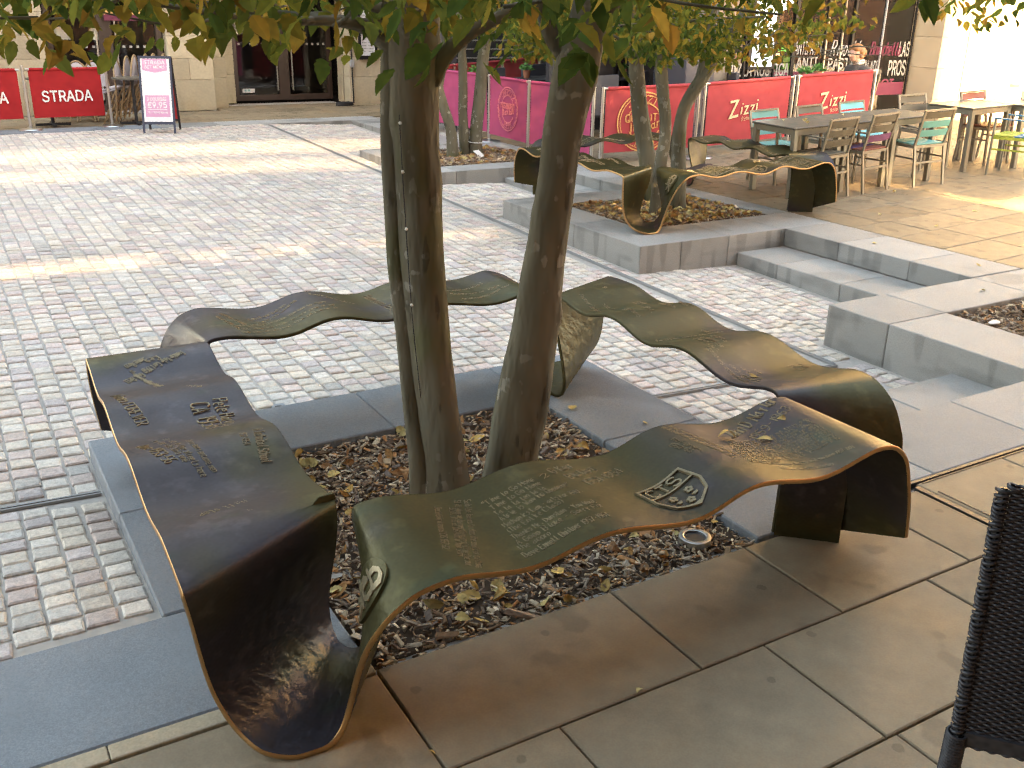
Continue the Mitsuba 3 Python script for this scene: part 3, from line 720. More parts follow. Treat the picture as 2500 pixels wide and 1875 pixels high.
def on_arm(h):
    return lambda x, y: np.asarray(h(x, y), float)
ARM = {'F': lambda x, y: HF(x), 'L': lambda x, y: HL(y), 'R': lambda x, y: HR(y), 'B': lambda x, y: HB(x)}
TEXT = [
 ('F', 'Said the leaves to shed the coats of calling', 1.189, 2.253, 1.027, 1.880, .020, 0), ('F', 'Still when we learned the may still be the joy', 1.162, 2.264, 1.005, 1.895, .020, 0),
 ('F', 'Still, still at the front of your story', 1.126, 2.225, 1.009, 1.945, .020, 0), ('F', 'Specialising in general CTS 1957-62', 1.086, 2.240, .987, 1.991, .020, 0),
 ('F', '"Time to Go Home', 1.222, 2.190, 1.404, 2.206, .023, .5), ('F', 'Time to Go Home', 1.233, 2.156, 1.410, 2.177, .023, .5), ('F', 'Ta la la ten la la', 1.228, 2.122, 1.406, 2.145, .022, .5),
 ('F', 'Alfie is Waving Goodbye"', 1.225, 2.088, 1.485, 2.135, .023, .5), ('F', 'Mechanics Lab - arts for 1910.', 1.215, 2.054, 1.495, 2.084, .022, .5), ('F', '(The Entire Class)', 1.207, 2.021, 1.408, 2.050, .022, .5),
 ('F', 'Thanks Mr. Dunstan - You Wont', 1.205, 1.988, 1.495, 2.012, .022, .5), ('F', 'A Good Bloke - Sorry For', 1.200, 1.957, 1.499, 1.984, .022, .5), ('F', 'the aggro', 1.191, 1.931, 1.294, 1.940, .022, .5),
 ('F', 'Dave Emmett Builder 1957-1961', 1.185, 1.892, 1.478, 1.925, .025, .3), ('F', '2', 1.437, 2.206, 1.462, 2.217, .022, .4), ('F', 'G Kerr', 1.488, 2.224, 1.585, 2.262, .034, .5), ('F', 'Bld Dept', 1.520, 2.180, 1.651, 2.231, .032, .5),
 ('F', '1951-1954', 1.551, 2.128, 1.727, 2.195, .034, .4), ('F', 'The years spent here were a great start to a working life', 2.000, 2.318, 2.060, 2.044, .019, .4), ('F', 'and the friends made at the school are friends today', 1.972, 2.318, 2.032, 2.032, .019, .4),
 ('F', 'Roy Brown', 1.940, 2.225, 1.965, 2.115, .019, .4), ('F', '1962-65', 1.910, 2.205, 1.935, 2.120, .019, .4), ('F', 'John D Naylor', 2.184, 2.190, 2.491, 2.300, .048, .7), ('F', '1959-1963', 2.249, 2.150, 2.484, 2.226, .034, .4),
 ('F', 'Thanks to all the staff for what you gave 1957-1971', 2.104, 1.975, 2.437, 1.900, .016, .4), ('F', 'Sculpture class 1958 instructors', 2.147, 1.930, 2.324, 1.878, .015, .4),
 ('L', 'Frankie Vale', .748, 3.880, .655, 3.832, .034, .6), ('L', 'Kes', .650, 3.874, .603, 3.850, .034, .6), ('L', 'Jamie Ross', .600, 3.872, .520, 3.832, .034, .6), ('L', 'Carl 1958', .645, 3.821, .575, 3.787, .032, .6), ('L', 'Greg Bell', .569, 3.766, .500, 3.730, .032, .6),
 ('L', 'Friends FOREVER', .425, 3.571, .462, 3.274, .040, .5), ('L', 'Pete Harwood', .738, 3.355, .722, 3.096, .050, .6), ('L', 'CA 1958', .655, 3.350, .659, 3.124, .062, .7), ('L', 'Dave 1953-56', .416, 3.038, .468, 2.839, .038, .5),
 ('L', 'Lessons in the streets here', .509, 3.096, .548, 2.738, .024, .5), ('L', 'No home like this one', .475, 3.093, .518, 2.830, .022, .5), ('L', 'Where boys became men', .560, 2.996, .583, 2.750, .022, .5), ('L', 'Old Technical School', .777, 2.985, .735, 2.747, .034, .5),
 ('L', '1952-1954', .725, 2.960, .715, 2.860, .022, .4), ('L', 'One small step', .700, 2.560, .480, 2.505, .030, .5), ('L', 'for a lad of fifteen years', .715, 2.515, .560, 2.476, .022, .5), ('L', 'to learn a trade', .715, 2.480, .600, 2.448, .020, .5),
 ('R', 'Remember the long walk to lessons', 2.822, 3.850, 2.898, 3.600, .022, .4), ('R', 'and the cold mornings', 2.813, 3.830, 2.861, 3.607, .02, .4), ('R', 'Miners of the town', 2.646, 3.806, 2.604, 3.584, .026, .4), ('R', 'School', 2.720, 3.769, 2.681, 3.588, .024, .4), ('R', 'Best days', 2.697, 3.516, 2.654, 3.345, .026, .4),
 ('R', '1949', 2.781, 3.484, 2.740, 3.331, .024, .4), ('R', 'Built on the strength of many hands', 2.885, 3.485, 2.864, 3.103, .026, .4), ('R', 'Workshop', 2.965, 3.447, 2.955, 3.342, .022, .4), ('R', 'For all who learned a trade here', 2.592, 3.115, 2.918, 3.060, .020, .4),
 ('R', 'and to our teachers', 2.780, 3.000, 2.704, 2.616, .022, .4), ('R', 'Pattern makers fitters and welders', 2.730, 3.017, 2.656, 2.560, .024, .4), ('R', 'Electricians plumbers joiners', 2.691, 3.002, 2.615, 2.534, .024, .4), ('R', 'Masons and mechanics all', 2.64, 2.86, 2.58, 2.56, .022, .4), ('R', 'Signed by class', 2.871, 2.757, 2.883, 2.561, .03, .5), ('R', 'of fifty four', 2.92, 2.74, 2.925, 2.57, .03, .5),
 ('B', 'City Fabrication', 1.127, 4.191, 1.323, 4.290, .026, .4), ('B', 'Welding Course', 1.153, 4.138, 1.376, 4.290, .026, .4), ('B', 'Taught us how to think and how to stand', 1.015, 4.086, 1.488, 4.191, .022, .4), ('B', 'With thanks from every one of us', 1.025, 4.030, 1.506, 4.135, .022, .4),
 ('B', 'We never forgot the noise of it', 1.036, 3.984, 1.504, 4.085, .022, .4), ('B', 'First day September', 1.013, 4.30, 1.077, 4.110, .022, .4), ('B', 'last of all the lads', .985, 4.25, 1.03, 4.06, .02, .4), ('B', 'Last day July', 1.453, 4.345, 1.622, 4.200, .022, .4), ('B', 'Happy days 1953', 1.72, 4.33, 1.75, 4.05, .04, .5), ('B', 'Mechanical', 2.112, 4.167, 2.345, 4.234, .022, .4), ('B', 'Engineers of 1961', 2.099, 4.104, 2.381, 4.129, .022, .4), ('B', 'Still meeting every year', 2.117, 4.004, 2.429, 4.100, .022, .4)]
for _k in range(11):      # the close-set paragraph at the right end of the front arm
    _a = np.array([2.12 - .006 * _k, 2.152 - .0165 * _k]); _b = np.array([2.47 - .002 * _k, 2.128 - .0155 * _k])
    TEXT.append(('F', ['To me the years at this old', 'school were the start of it', 'foundation of a career that', 'took me round the world and', 'back home to my own town with', 'thanks to the teachers here who', 'never gave up and friends from', 'classrooms I shall always miss', 'the best of times we ever had', 'learning a craft with both', 'hands and heart'][_k], *_a, *_b, .0135, .5))
for _k in range(8):       # small print on the left arm
    TEXT.append(('L', ['When we were lads', 'and all the world was new', 'we built with our hands', 'bricks and steel and song', 'our names in bronze', 'outlast the rain', 'and all who sit', 'here rest with us'][_k], .53 + .012 * _k, 3.79 - .028 * _k, .60 + .018 * _k, 3.60 - .018 * _k, .017, .3))
def lettering():
    r = np.random.RandomState(77)
    per = {}
    for arm, s, x0, y0, x1, y1, h, wob in TEXT:
        L = math.hypot(x1 - x0, y1 - y0)
        M = frame((x0, y0, 0), (x1 - x0, y1 - y0, 0), (-(y1 - y0), x1 - x0, 0))
        for v, f in stroke_text(s, h, max(.0010, h * .048), r, L, 0, wob):
            # split long bars so that they follow the wave, then lay them on the bronze
            z = v[:, 2].copy(); w = xf((v, f), M)[0]
            w[:, 2] = ARM[arm](w[:, 0], w[:, 1]) + z * 1.25 + .0002
            per.setdefault(arm, []).append((w, f))
    return [('raised_lettering', ply(cat(v), 'm_letter')) for v in per.values()]

def drape(poly2d, M, arm, t, step=.02):
    """a flat outline laid on the arm, t thick"""
    import shapely
    from shapely.geometry import Polygon
    m = trimesh.creation.extrude_polygon(poly2d, t, engine='earcut')
    v, f = trimesh.remesh.subdivide_to_size(m.vertices, m.faces, step)
    w = xf((v, f), M)[0]
    w[:, 2] = ARM[arm](w[:, 0], w[:, 1]) + v[:, 2]
    return w, f

def badges():
    from shapely.geometry import Polygon, LineString, Point, box as sbox
    from shapely.ops import unary_union
    out = []
    a, b = np.array([1.665, 2.041]), np.array([1.850, 2.079])
    M = frame((a[0], a[1], 0), (*(b - a), 0), (-(b - a)[1], (b - a)[0], 0))
    w, h = .189, .165
    shield = Polygon([(0, 0), (w, 0), (w, -h * .52), (w * .86, -h * .80), (w * .5, -h), (w * .14, -h * .80), (0, -h * .52)])
    rim = shield.exterior.buffer(.0042, join_style=2).union(LineString([(0, -.058), (w, -.058)]).buffer(.0034))
    out.append(('crest', ply(drape(rim, M, 'F', .007), 'm_letter')))
    parts = []
    for ch, x in (('C', .022), ('T', .07), ('S', .117)):
        g = unary_union([LineString(np.array(s) * [.0085, .0068] + [x, -.050])  .buffer(.0034, cap_style=2) for s in GLYPH[ch]])
        parts.append(drape(g, M, 'F', .006))
    for cx, cy in ((.06, -.090), (.128, -.092), (.094, -.130)):
        rose = unary_union([Point(cx + .009 * math.cos(q), cy + .009 * math.sin(q)).buffer(.006, 6) for q in np.arange(5) * 1.2566]).difference(sbox(cx - .004, cy - .022, cx + .004, cy - .014))
        parts.append(drape(rose, M, 'F', .006))
        parts.append(drape(Polygon([(cx - .012, cy - .021), (cx + .012, cy - .021), (cx + .007, cy - .031), (cx - .007, cy - .031)]), M, 'F', .005))
    out.append(('crest_letters', ply(cat(parts), 'm_letter')))
    # oval badge on the turned-down corner of the front arm, on the ribbon's own skin
    P, N = ribbon_mesh(*ribbon_b(), seg=4, M=41)
    n, m = P.shape[:2]
    s = 1.0 if N[n // 4, m // 2, 2] > 0 else -1.0; N = N * s
    us, ue = (27 + 14.3) * 4, (27 + 17.9) * 4     # rows of the rise from the ground
    def on_skin(a_, b_, t):
        """a_: along the rise 0..1, b_: across 0..1"""
        u = us + (ue - us) * a_; c = np.clip(b_, 0, 1) * (m - 1)
        u0 = np.clip(np.floor(u).astype(int), 0, n - 2); c0 = np.clip(np.floor(c).astype(int), 0, m - 2)
        fu, fc = (u - u0)[:, None], (c - c0)[:, None]
        g = lambda A: (A[u0, c0] * (1 - fu) * (1 - fc) + A[u0 + 1, c0] * fu * (1 - fc) + A[u0, c0 + 1] * (1 - fu) * fc + A[u0 + 1, c0 + 1] * fu * fc)
        return g(P) + g(N) * t[:, None]
    oval = shapely_scale(Point(0, 0).buffer(1, 24), .40, .165)
    mo = trimesh.creation.extrude_polygon(oval, 1.0, engine='earcut')
    v, f = trimesh.remesh.subdivide_to_size(mo.vertices, mo.faces, .05)
    out.append(('badge', ply((on_skin(.50 + v[:, 0], .66 + v[:, 1], np.where(v[:, 2] > .5, .010, -.002)), f), 'm_bronze')))
    let = []
    for ch, x in (('a', -.30), ('s', -.09), ('k', .12)):
        g = unary_union([LineString(np.array(q) * [.052, .036] + [x, -.085]).buffer(.022) for q in GLYPH[ch]])
        e = trimesh.creation.extrude_polygon(g, 1.0, engine='earcut')
        v, f = trimesh.remesh.subdivide_to_size(e.vertices, e.faces, .05)
        # the word runs down the rise
        let.append((on_skin(.50 - v[:, 0], .66 - v[:, 1] * 1.1, np.where(v[:, 2] > .5, .0145, .008)), f))
    out.append(('badge_letters', ply(cat(let), 'm_letter')))
    return out
def shapely_scale(g, a, b):
    from shapely import affinity
    return affinity.scale(g, a, b)

bench('large foreground bronze bench, a wavy ribbon ringing the nearest tree')
bench('smaller-looking bronze ribbon bench farther back beside the tables', 4.80, 4.68)
for _k in scene:
    if '__raised_lettering' in _k: labels[_k] = {'kind': 'stuff', 'label': 'raised handwriting cast in the bronze'}
labels['curved_bench__polished_edge'] = {'label': 'worn golden outer edge of the ribbon'}

# ------------------------------------------------------------------ trees
def trunk_mesh(path, seed, sides=20, n=46, flute=.10):
    p = np.asarray(path, float)
    q = spline(p[:, :3], n); rr = spline(p[:, 3:4], n)[:, 0]
    v, f = tube(q, rr, sides)
    k = len(q) * sides
    c = np.repeat(q, sides, 0); d = v[:k] - c
    th = np.tile(np.arange(sides) * 2 * PI / sides, len(q))
    z = np.repeat(q[:, 2], sides)
    w = 1 + flute * (np.sin(th * 3 + seed + z * 1.4) * .5 + np.sin(th * 2 - z * 2.1 + seed * 2) * .5)
    w += .16 * (meshkit.fbm(np.column_stack([v[:k, 0] * 9, v[:k, 1] * 9, v[:k, 2] * 4 + seed]), 3) - .5)
    rs_ = np.random.RandomState(seed)
    for _ in range(7):                                   # healed branch scars
        zc, tc, s = rs_.uniform(p[:, 2].min() + .1, p[:, 2].max()), rs_.uniform(0, 6.28), rs_.uniform(.5, 1.0)
        a = np.angle(np.exp(1j * (th - tc)))
        rad = np.repeat(rr, sides)
        e = np.hypot(a * rad, (z - zc) * .7)
        w += s * .22 * np.exp(-(e / .026) ** 2) - s * .20 * np.exp(-(e / .011) ** 2)
    flare = np.exp(-np.maximum(z - p[:, 2].min(), 0) / .07) * .10
    v[:k] = c + d * (w + flare)[:, None]
    return v, f

def crown_leaves(r, cx, cy, rad, n, size, zb, zt, rough=.1, droop=.75, holes=0):
    """leaf positions spread through the crown's volume, denser near its lower skin, in clumps"""
    out = []
    clump = [(r.uniform(0, 6.28), math.sqrt(r.rand()) * rad, r.rand() ** 1.4) for _ in range(max(6, n // 22))]
    while len(out) < n:
        a, d, h = clump[r.randint(len(clump))]
        x, y = cx + d * math.cos(a) + r.normal(0, .11), cy + d * math.sin(a) + r.normal(0, .11)
        e = math.hypot(x - cx, y - cy) / rad
        if e > 1.12: continue
        lo = zb + rough * (float(meshkit.noise(np.array([x * 1.7, y * 1.7, 3.3]))) - .5) * 2 + .10 * max(0, .35 - e)
        z = lo + (zt - lo) * h * (1 - .55 * e * e) + r.normal(0, .06)
        if z < lo - .10: continue
        out.append((x, y, z))
    return np.array(out)

def leaf_at(p, size, r, droop):
    v, f = leaf_shape(r, .35)
    a = r.uniform(0, 6.28); dz = -abs(r.normal(droop, .45))
    m = rot_from([math.cos(a), math.sin(a), dz], r.normal(0, .7))
    return v * (size * r.uniform(.72, 1.2)) @ m + p, f

def crown(key, pts, size, r, parts=0, droop=1.2, warm=.5):
    ms = [leaf_at(p, size, r, droop) for p in pts]
    # colours run together in clumps, green to yellow
    cl = meshkit.fbm(np.column_stack([pts * 2.6, ])[:, :3] + 5.0, 3)
    tone = np.clip((cl - .5) * 2.0 + warm + r.normal(0, .22, len(pts)), .01, .99)
    uv = np.column_stack([tone, r.rand(len(pts))])
    if parts:
        d = np.linalg.norm(pts - np.array(EYE), axis=1) + np.where(pts[:, 2] > 1.95, 9, 0) + np.where(pts @ np.array(FWD) - np.array(EYE) @ np.array(FWD) < .4, 9, 0)
        near = np.argsort(d)[:parts]
        for k in near:
            put(key + '__crown__leaf', ms[k], 'm_leaf', False, uv=const_uv(ms[k], *uv[k]))
        rest = np.setdiff1d(np.arange(len(pts)), near)
    else: rest = np.arange(len(pts))
    m, u = cat_uv([ms[k] for k in rest], uv[rest])
    scene[key + '__crown'] = ply(m, 'm_leaf', False, uv=u)
    labels[key + '__crown'] = {'kind': 'stuff', 'label': 'green and yellow autumn leaves'}

def twig(key, pts, r0, r1):
    q = spline(pts, 14)
    put(key + '__branch', tube(q, np.linspace(r0, r1, 14), 7), 'm_bark', 60)

def twigs(key, r, cx, cy, rad, z, n):
    ms = []
    for k in range(n):
        a = r.uniform(0, 6.28); d = rad * math.sqrt(r.rand()); L = r.uniform(.25, .6)
        p = np.array([cx + d * math.cos(a), cy + d * math.sin(a), z + r.uniform(0, .35)])
        if key == 'tree' and p[0] > 1.55: continue
        b = a + r.normal(0, .6)
        e = p + [L * math.cos(b), L * math.sin(b), r.uniform(-.10, .10)]
        mid = (p + e) / 2 + r.normal(0, .03, 3)
        ms.append(tube(spline([p, mid, e], 7), np.linspace(.006, .0022, 7), 5))
    put(key + '__twigs', cat(ms), 'm_bark', True); labels[key + '__twigs'] = {'kind': 'stuff', 'label': 'thin bare twigs'}

# the foreground tree
r = np.random.RandomState(21)
t1 = thing('tree', 'foreground tree with three thick mossy stems inside the nearest bench', 'tree')
put(t1 + '__trunk', trunk_mesh([(1.50, 3.232, 2.25, .085), (1.504, 3.23, 2.05, .09), (1.507, 3.228, 1.839, .093), (1.504, 3.23, 1.644, .091), (1.506, 3.229, 1.408, .086), (1.514, 3.224, 1.16, .083), (1.526, 3.217, .898, .080), (1.545, 3.206, .623, .079), (1.574, 3.189, .333, .079), (1.598, 3.174, .13, .084), (1.604, 3.171, -.06, .10)][::-1], 3), 'm_bark', 50)
put(t1 + '__trunk', trunk_mesh([(1.45, 3.276, 2.1, .036), (1.447, 3.278, 1.838, .037), (1.443, 3.281, 1.641, .039), (1.437, 3.284, 1.404, .041), (1.442, 3.281, 1.155, .042), (1.451, 3.276, .893, .042), (1.474, 3.262, .617, .042), (1.492, 3.251, .325, .043), (1.510, 3.241, .122, .047), (1.518, 3.236, -.06, .056)][::-1], 5, 14, 40), 'm_bark', 50)
put(t1 + '__trunk', trunk_mesh([(2.14, 3.05, 2.0, .06), (2.112, 3.062, 1.80, .073), (2.085, 3.08, 1.645, .086), (2.064, 3.091, 1.531, .081), (2.045, 3.102, 1.397, .076), (2.032, 3.11, 1.225, .077), (2.012, 3.122, 1.047, .077), (1.993, 3.133, .863, .084), (1.979, 3.142, .672, .091), (1.954, 3.156, .474, .103), (1.929, 3.171, .268, .104), (1.904, 3.186, .055, .104), (1.893, 3.19, -.06, .11)][::-1], 9), 'm_bark', 50)
for pts, a, b in [([(1.555, 3.20, 1.60), (1.60, 3.175, 1.69), (1.66, 3.14, 1.755), (1.755, 3.082, 1.818), (1.95, 2.98, 1.93)], .034, .017), ([(1.45, 3.265, 1.70), (1.40, 3.292, 1.752), (1.339, 3.328, 1.790), (1.244, 3.385, 1.80), (1.05, 3.47, 1.82), (.75, 3.55, 1.86)], .034, .010),
                  ([(1.42, 3.27, 1.78), (1.2, 3.2, 1.80), (.95, 3.1, 1.80), (.62, 2.98, 1.84)], .022, .007), ([(2.10, 3.07, 1.66), (2.14, 3.045, 1.76), (2.20, 3.01, 1.89), (2.4, 2.9, 2.05)], .052, .02), ([(2.07, 3.09, 1.68), (2.01, 3.122, 1.76), (1.98, 3.138, 1.83), (1.92, 3.17, 1.98)], .046, .024),
                  ([(1.50, 3.15, 1.86), (1.3, 2.7, 1.9), (1.15, 2.2, 1.92)], .024, .008), ([(1.5, 3.3, 1.9), (1.6, 3.9, 1.98), (1.6, 4.5, 2.0)], .03, .008), ([(2.16, 2.98, 1.9), (2.2, 2.5, 2.05), (2.3, 2.0, 2.2)], .024, .007), ([(2.2, 3.1, 1.95), (2.7, 3.4, 2.15), (3.2, 3.6, 2.3)], .026, .008), ([(1.4, 3.25, 1.84), (1.0, 3.5, 1.95), (.6, 3.9, 2.0)], .02, .006)]:
    twig(t1, pts, a, b)
twigs(t1, r, 1.15, 3.1, 1.1, 1.76, 60)
pts = crown_leaves(r, 1.72, 3.02, 1.80, 8200, .085, 1.875, 3.3, .05)
low = crown_leaves(r, 1.05, 3.0, 1.15, 430, .085, 1.79, 1.92, .05)
pts = np.vstack([pts, low])
d = pts - np.array(EYE)
pts = pts[(np.linalg.norm(d, axis=1) > 2.15) & (pts[:, 2] > 1.80 + .34 * np.clip(pts[:, 0] - 1.75, 0, 2) - .3 * (pts[:, 0] < 1.5))]
crown(t1, pts, .077, r, 240, 1.2, .36)

# the tree in the farther bench
r = np.random.RandomState(22)
t2 = thing('tree', 'tree with slim pale stems inside the farther bench, yellow-green crown', 'tree')
put(t2 + '__trunk', trunk_mesh([(6.19, 8.24, 1.9, .05), (6.218, 8.224, 1.688, .060), (6.266, 8.196, 1.384, .069), (6.30, 8.176, 1.073, .076), (6.351, 8.146, .755, .084), (6.411, 8.11, .43, .084), (6.452, 8.085, .145, .084), (6.474, 8.072, -.06, .095)][::-1], 13, 14, 34), 'm_bark', 50)
put(t2 + '__trunk', trunk_mesh([(6.01, 7.56, 1.95, .045), (6.024, 7.553, 1.703, .054), (6.05, 7.537, 1.419, .059), (6.087, 7.515, 1.129, .056), (6.12, 7.496, .918, .057), (6.13, 7.49, .702, .057), (6.112, 7.501, .505, .063), (6.096, 7.51, .259, .060), (6.097, 7.51, -.06, .066)][::-1], 14, 14, 34), 'm_bark', 50)
put(t2 + '__trunk', trunk_mesh([(6.95, 7.32, 1.95, .036), (6.829, 7.385, 1.775, .044), (6.748, 7.432, 1.608, .052), (6.622, 7.507, 1.331, .060), (6.518, 7.569, 1.136, .066), (6.446, 7.612, .952, .064), (6.422, 7.626, .731, .068), (6.439, 7.616, .37, .074), (6.457, 7.605, -.06, .082)][::-1], 15, 14, 34), 'm_bark', 50)
for pts, a, b in [([(6.50, 7.578, 1.10), (6.554, 7.547, 1.266), (6.578, 7.533, 1.457), (6.603, 7.518, 1.667), (6.62, 7.50, 1.9)], .048, .034), ([(6.56, 7.545, 1.42), (6.75, 7.43, 1.475), (6.944, 7.316, 1.549), (7.071, 7.241, 1.615), (7.2, 7.16, 1.74)], .022, .011),
                  ([(6.05, 7.54, 1.4), (5.8, 7.7, 1.55), (5.5, 7.8, 1.7)], .026, .009), ([(6.26, 8.2, 1.4), (6.1, 8.5, 1.55), (5.9, 8.8, 1.7)], .026, .009), ([(6.75, 7.43, 1.6), (6.9, 7.8, 1.7), (7.3, 8.2, 1.85)], .026, .008), ([(6.02, 7.55, 1.7), (6.2, 7.2, 1.78), (6.5, 6.7, 1.82)], .022, .007)]:
    twig(t2, pts, a, b)
twigs(t2, r, 6.5, 7.6, 1.5, 1.45, 50)
pts = crown_leaves(r, 6.45, 7.68, 1.70, 6800, .075, 1.42, 2.5, .11)
sd = (pts[:, 0] - 6.5) * .857 - (pts[:, 1] - 7.6) * .51
pts = pts[(pts[:, 2] > 1.40 + .30 * np.maximum(sd - .1, 0)) & (sd < 1.45)]
crown(t2, pts, .080, r, 0, 1.0, .40)

# the tree in the farthest planter
r = np.random.RandomState(23)
t3 = thing('tree', 'farthest tree with three bare grey stems in the low planter', 'tree')
put(t3 + '__trunk', trunk_mesh([(5.92, 11.70, 1.7, .03), (5.893, 11.713, 1.265, .044), (5.856, 11.735, 1.027, .051), (5.83, 11.751, .867, .058), (5.869, 11.727, .666, .063), (5.956, 11.676, .345, .067), (5.981, 11.661, -.04, .08)][::-1], 31, 12, 30), 'm_bark', 50)
put(t3 + '__trunk', trunk_mesh([(6.14, 11.84, 2.0, .034), (6.156, 11.833, 1.764, .042), (6.171, 11.824, 1.597, .045), (6.197, 11.809, 1.304, .050), (6.208, 11.802, .942, .057), (6.208, 11.802, .501, .062), (6.229, 11.789, -.04, .074)][::-1], 32, 12, 30), 'm_bark', 50)
put(t3 + '__trunk', trunk_mesh([(6.75, 11.52, 1.95, .036), (6.586, 11.602, 1.69, .048), (6.475, 11.668, 1.434, .066), (6.44, 11.688, 1.206, .078), (6.431, 11.694, 1.033, .083), (6.402, 11.711, .652, .086), (6.367, 11.732, .28, .088), (6.363, 11.734, -.04, .1)][::-1], 33, 12, 30), 'm_bark', 50)
for pts, a, b in [([(6.2, 11.8, 1.3), (6.3, 11.75, 1.55), (6.45, 11.7, 1.8)], .03, .016), ([(6.48, 11.66, 1.45), (6.3, 11.9, 1.7), (6.2, 12.2, 1.9)], .03, .012), ([(5.9, 11.7, 1.2), (5.75, 11.6, 1.5), (5.6, 11.5, 1.75)], .025, .01)]:
    twig(t3, pts, a, b)
pts = crown_leaves(r, 6.6, 11.7, 1.5, 2600, .075, 1.62, 2.7, .12)
crown(t3, pts, .085, r, 0, 1.0, .38)

# the tree whose stems stand outside the picture, in the right-hand planter
r = np.random.RandomState(24)
t4 = thing('tree', 'tree at the right edge, only a few sunlit hanging leaves showing', 'tree')
put(t4 + '__trunk', trunk_mesh([(6.35, 2.95, 2.1, .05), (6.3, 3.0, 1.2, .07), (6.28, 3.05, .5, .08), (6.25, 3.05, -.06, .09)][::-1], 41, 12, 26), 'm_bark', 50)
put(t4 + '__trunk', trunk_mesh([(6.75, 2.75, 2.1, .05), (6.6, 2.85, 1.2, .065), (6.5, 2.9, .5, .075), (6.45, 2.9, -.06, .085)][::-1], 42, 12, 26), 'm_bark', 50)
pts = crown_leaves(r, 6.6, 2.95, 1.55, 3000, .078, 1.88, 2.9, .06)
pts = np.vstack([pts, [[5.62, 3.06, 1.86], [5.66, 3.02, 1.84], [5.70, 3.05, 1.87], [5.58, 3.1, 1.88], [5.75, 3.0, 1.86]]])
crown(t4, pts, .082, r, 0, .9, .62)

# ------------------------------------------------------------------ chairs and tables on the terrace
def place(key, parts, x, y, deg, recolour=None, sz=1.0):
    """entries of a furniture piece under its own key; parts: list of (name, ply dict)"""
    m = T().translate([x, y, float(zterr(x))]).rotate([0, 1, 0], -math.degrees(math.atan(.042)) if 7.3 < x < 14 else 0).rotate([0, 0, 1], deg).scale([1, 1, sz])
    n = {}
    for name, d in parts:
        i_ = n.get(name, 0); n[name] = i_ + 1
        d = {**d, 'to_world': m}
        if recolour and (name, i_) in recolour: d['bsdf'] = {'type': 'ref', 'id': recolour[(name, i_)]}
        scene[fresh(f'{key}__{name}')] = d

def slat_chair():
    P = []
    for s in (-1, 1):
        x = s * .205
        P.append(('rear_leg', ply(cat([obox((x, -.25, 0), (x, -.19, .45), .026, .02, (0, 1, 0)), obox((x, -.19, .45), (x, -.285, .83), .026, .02, (0, 1, 0))]), 'm_chair_metal')))
        P.append(('front_leg', ply(obox((x, .20, 0), (x, .185, .64), .026, .02, (0, 1, 0)), 'm_chair_metal')))
        P.append(('arm', ply(cat([obox((x, .20, .645), (x, -.225, .635), .036, .014)]), 'm_chair_metal')))
    P.append(('seat_frame', ply(cat([obox((-.20, .185, .43), (.20, .185, .43), .02, .03), obox((-.20, -.19, .43), (.20, -.19, .43), .02, .03), obox((-.205, -.19, .43), (-.205, .19, .43), .02, .03), obox((.205, -.19, .43), (.205, .19, .43), .02, .03),
                                       obox((-.20, -.215, .26), (.20, -.215, .26), .015, .022), obox((-.205, -.21, .30), (-.205, .19, .30), .012, .018), obox((.205, -.21, .30), (.205, .19, .30), .012, .018)]), 'm_chair_metal')))
    for k in range(5):
        y = -.155 + k * .08
        P.append(('seat_slat', ply(box(-.20, .20, y - .034, y + .034, .446, .461, .004), 'm_slat_grey')))
    for k in range(3):
        z = .575 + k * .098; y = -.19 - .095 * (z - .45) / .38
        xs = np.linspace(-.195, .195, 7); bow = -.022 * (1 - (xs / .195) ** 2)
        v = []
        for x_, b_ in zip(xs, bow):
            v += [[x_, y + b_ + .004 + .02, z - .036], [x_, y + b_ - .01 + .02 - .012, z + .036 - .0], [x_, y + b_ - .022 + .02 - .012, z + .036], [x_, y + b_ - .012 + .02, z - .036]]
        v = np.array(v); q = []
        for a in range(6):
            for c in range(4): q.append([a * 4 + c, (a + 1) * 4 + c, (a + 1) * 4 + (c + 1) % 4, a * 4 + (c + 1) % 4])
        q += [[3, 2, 1, 0], [24, 25, 26, 27]]
        P.append(('back_slat', ply((v, np.array(q)), 'm_slat_grey')))
    P.append(('top_rail', ply(obox((-.205, -.283, .822), (.205, -.283, .822), .022, .018), 'm_chair_metal')))
    return P
SC = slat_chair()
ALLS = lambda m, back=None: {**{('seat_slat', k): m for k in range(5)}, **{('back_slat', k): (back or m) for k in range(3)}}
GRP = 'slatted metal chairs at the terrace tables'
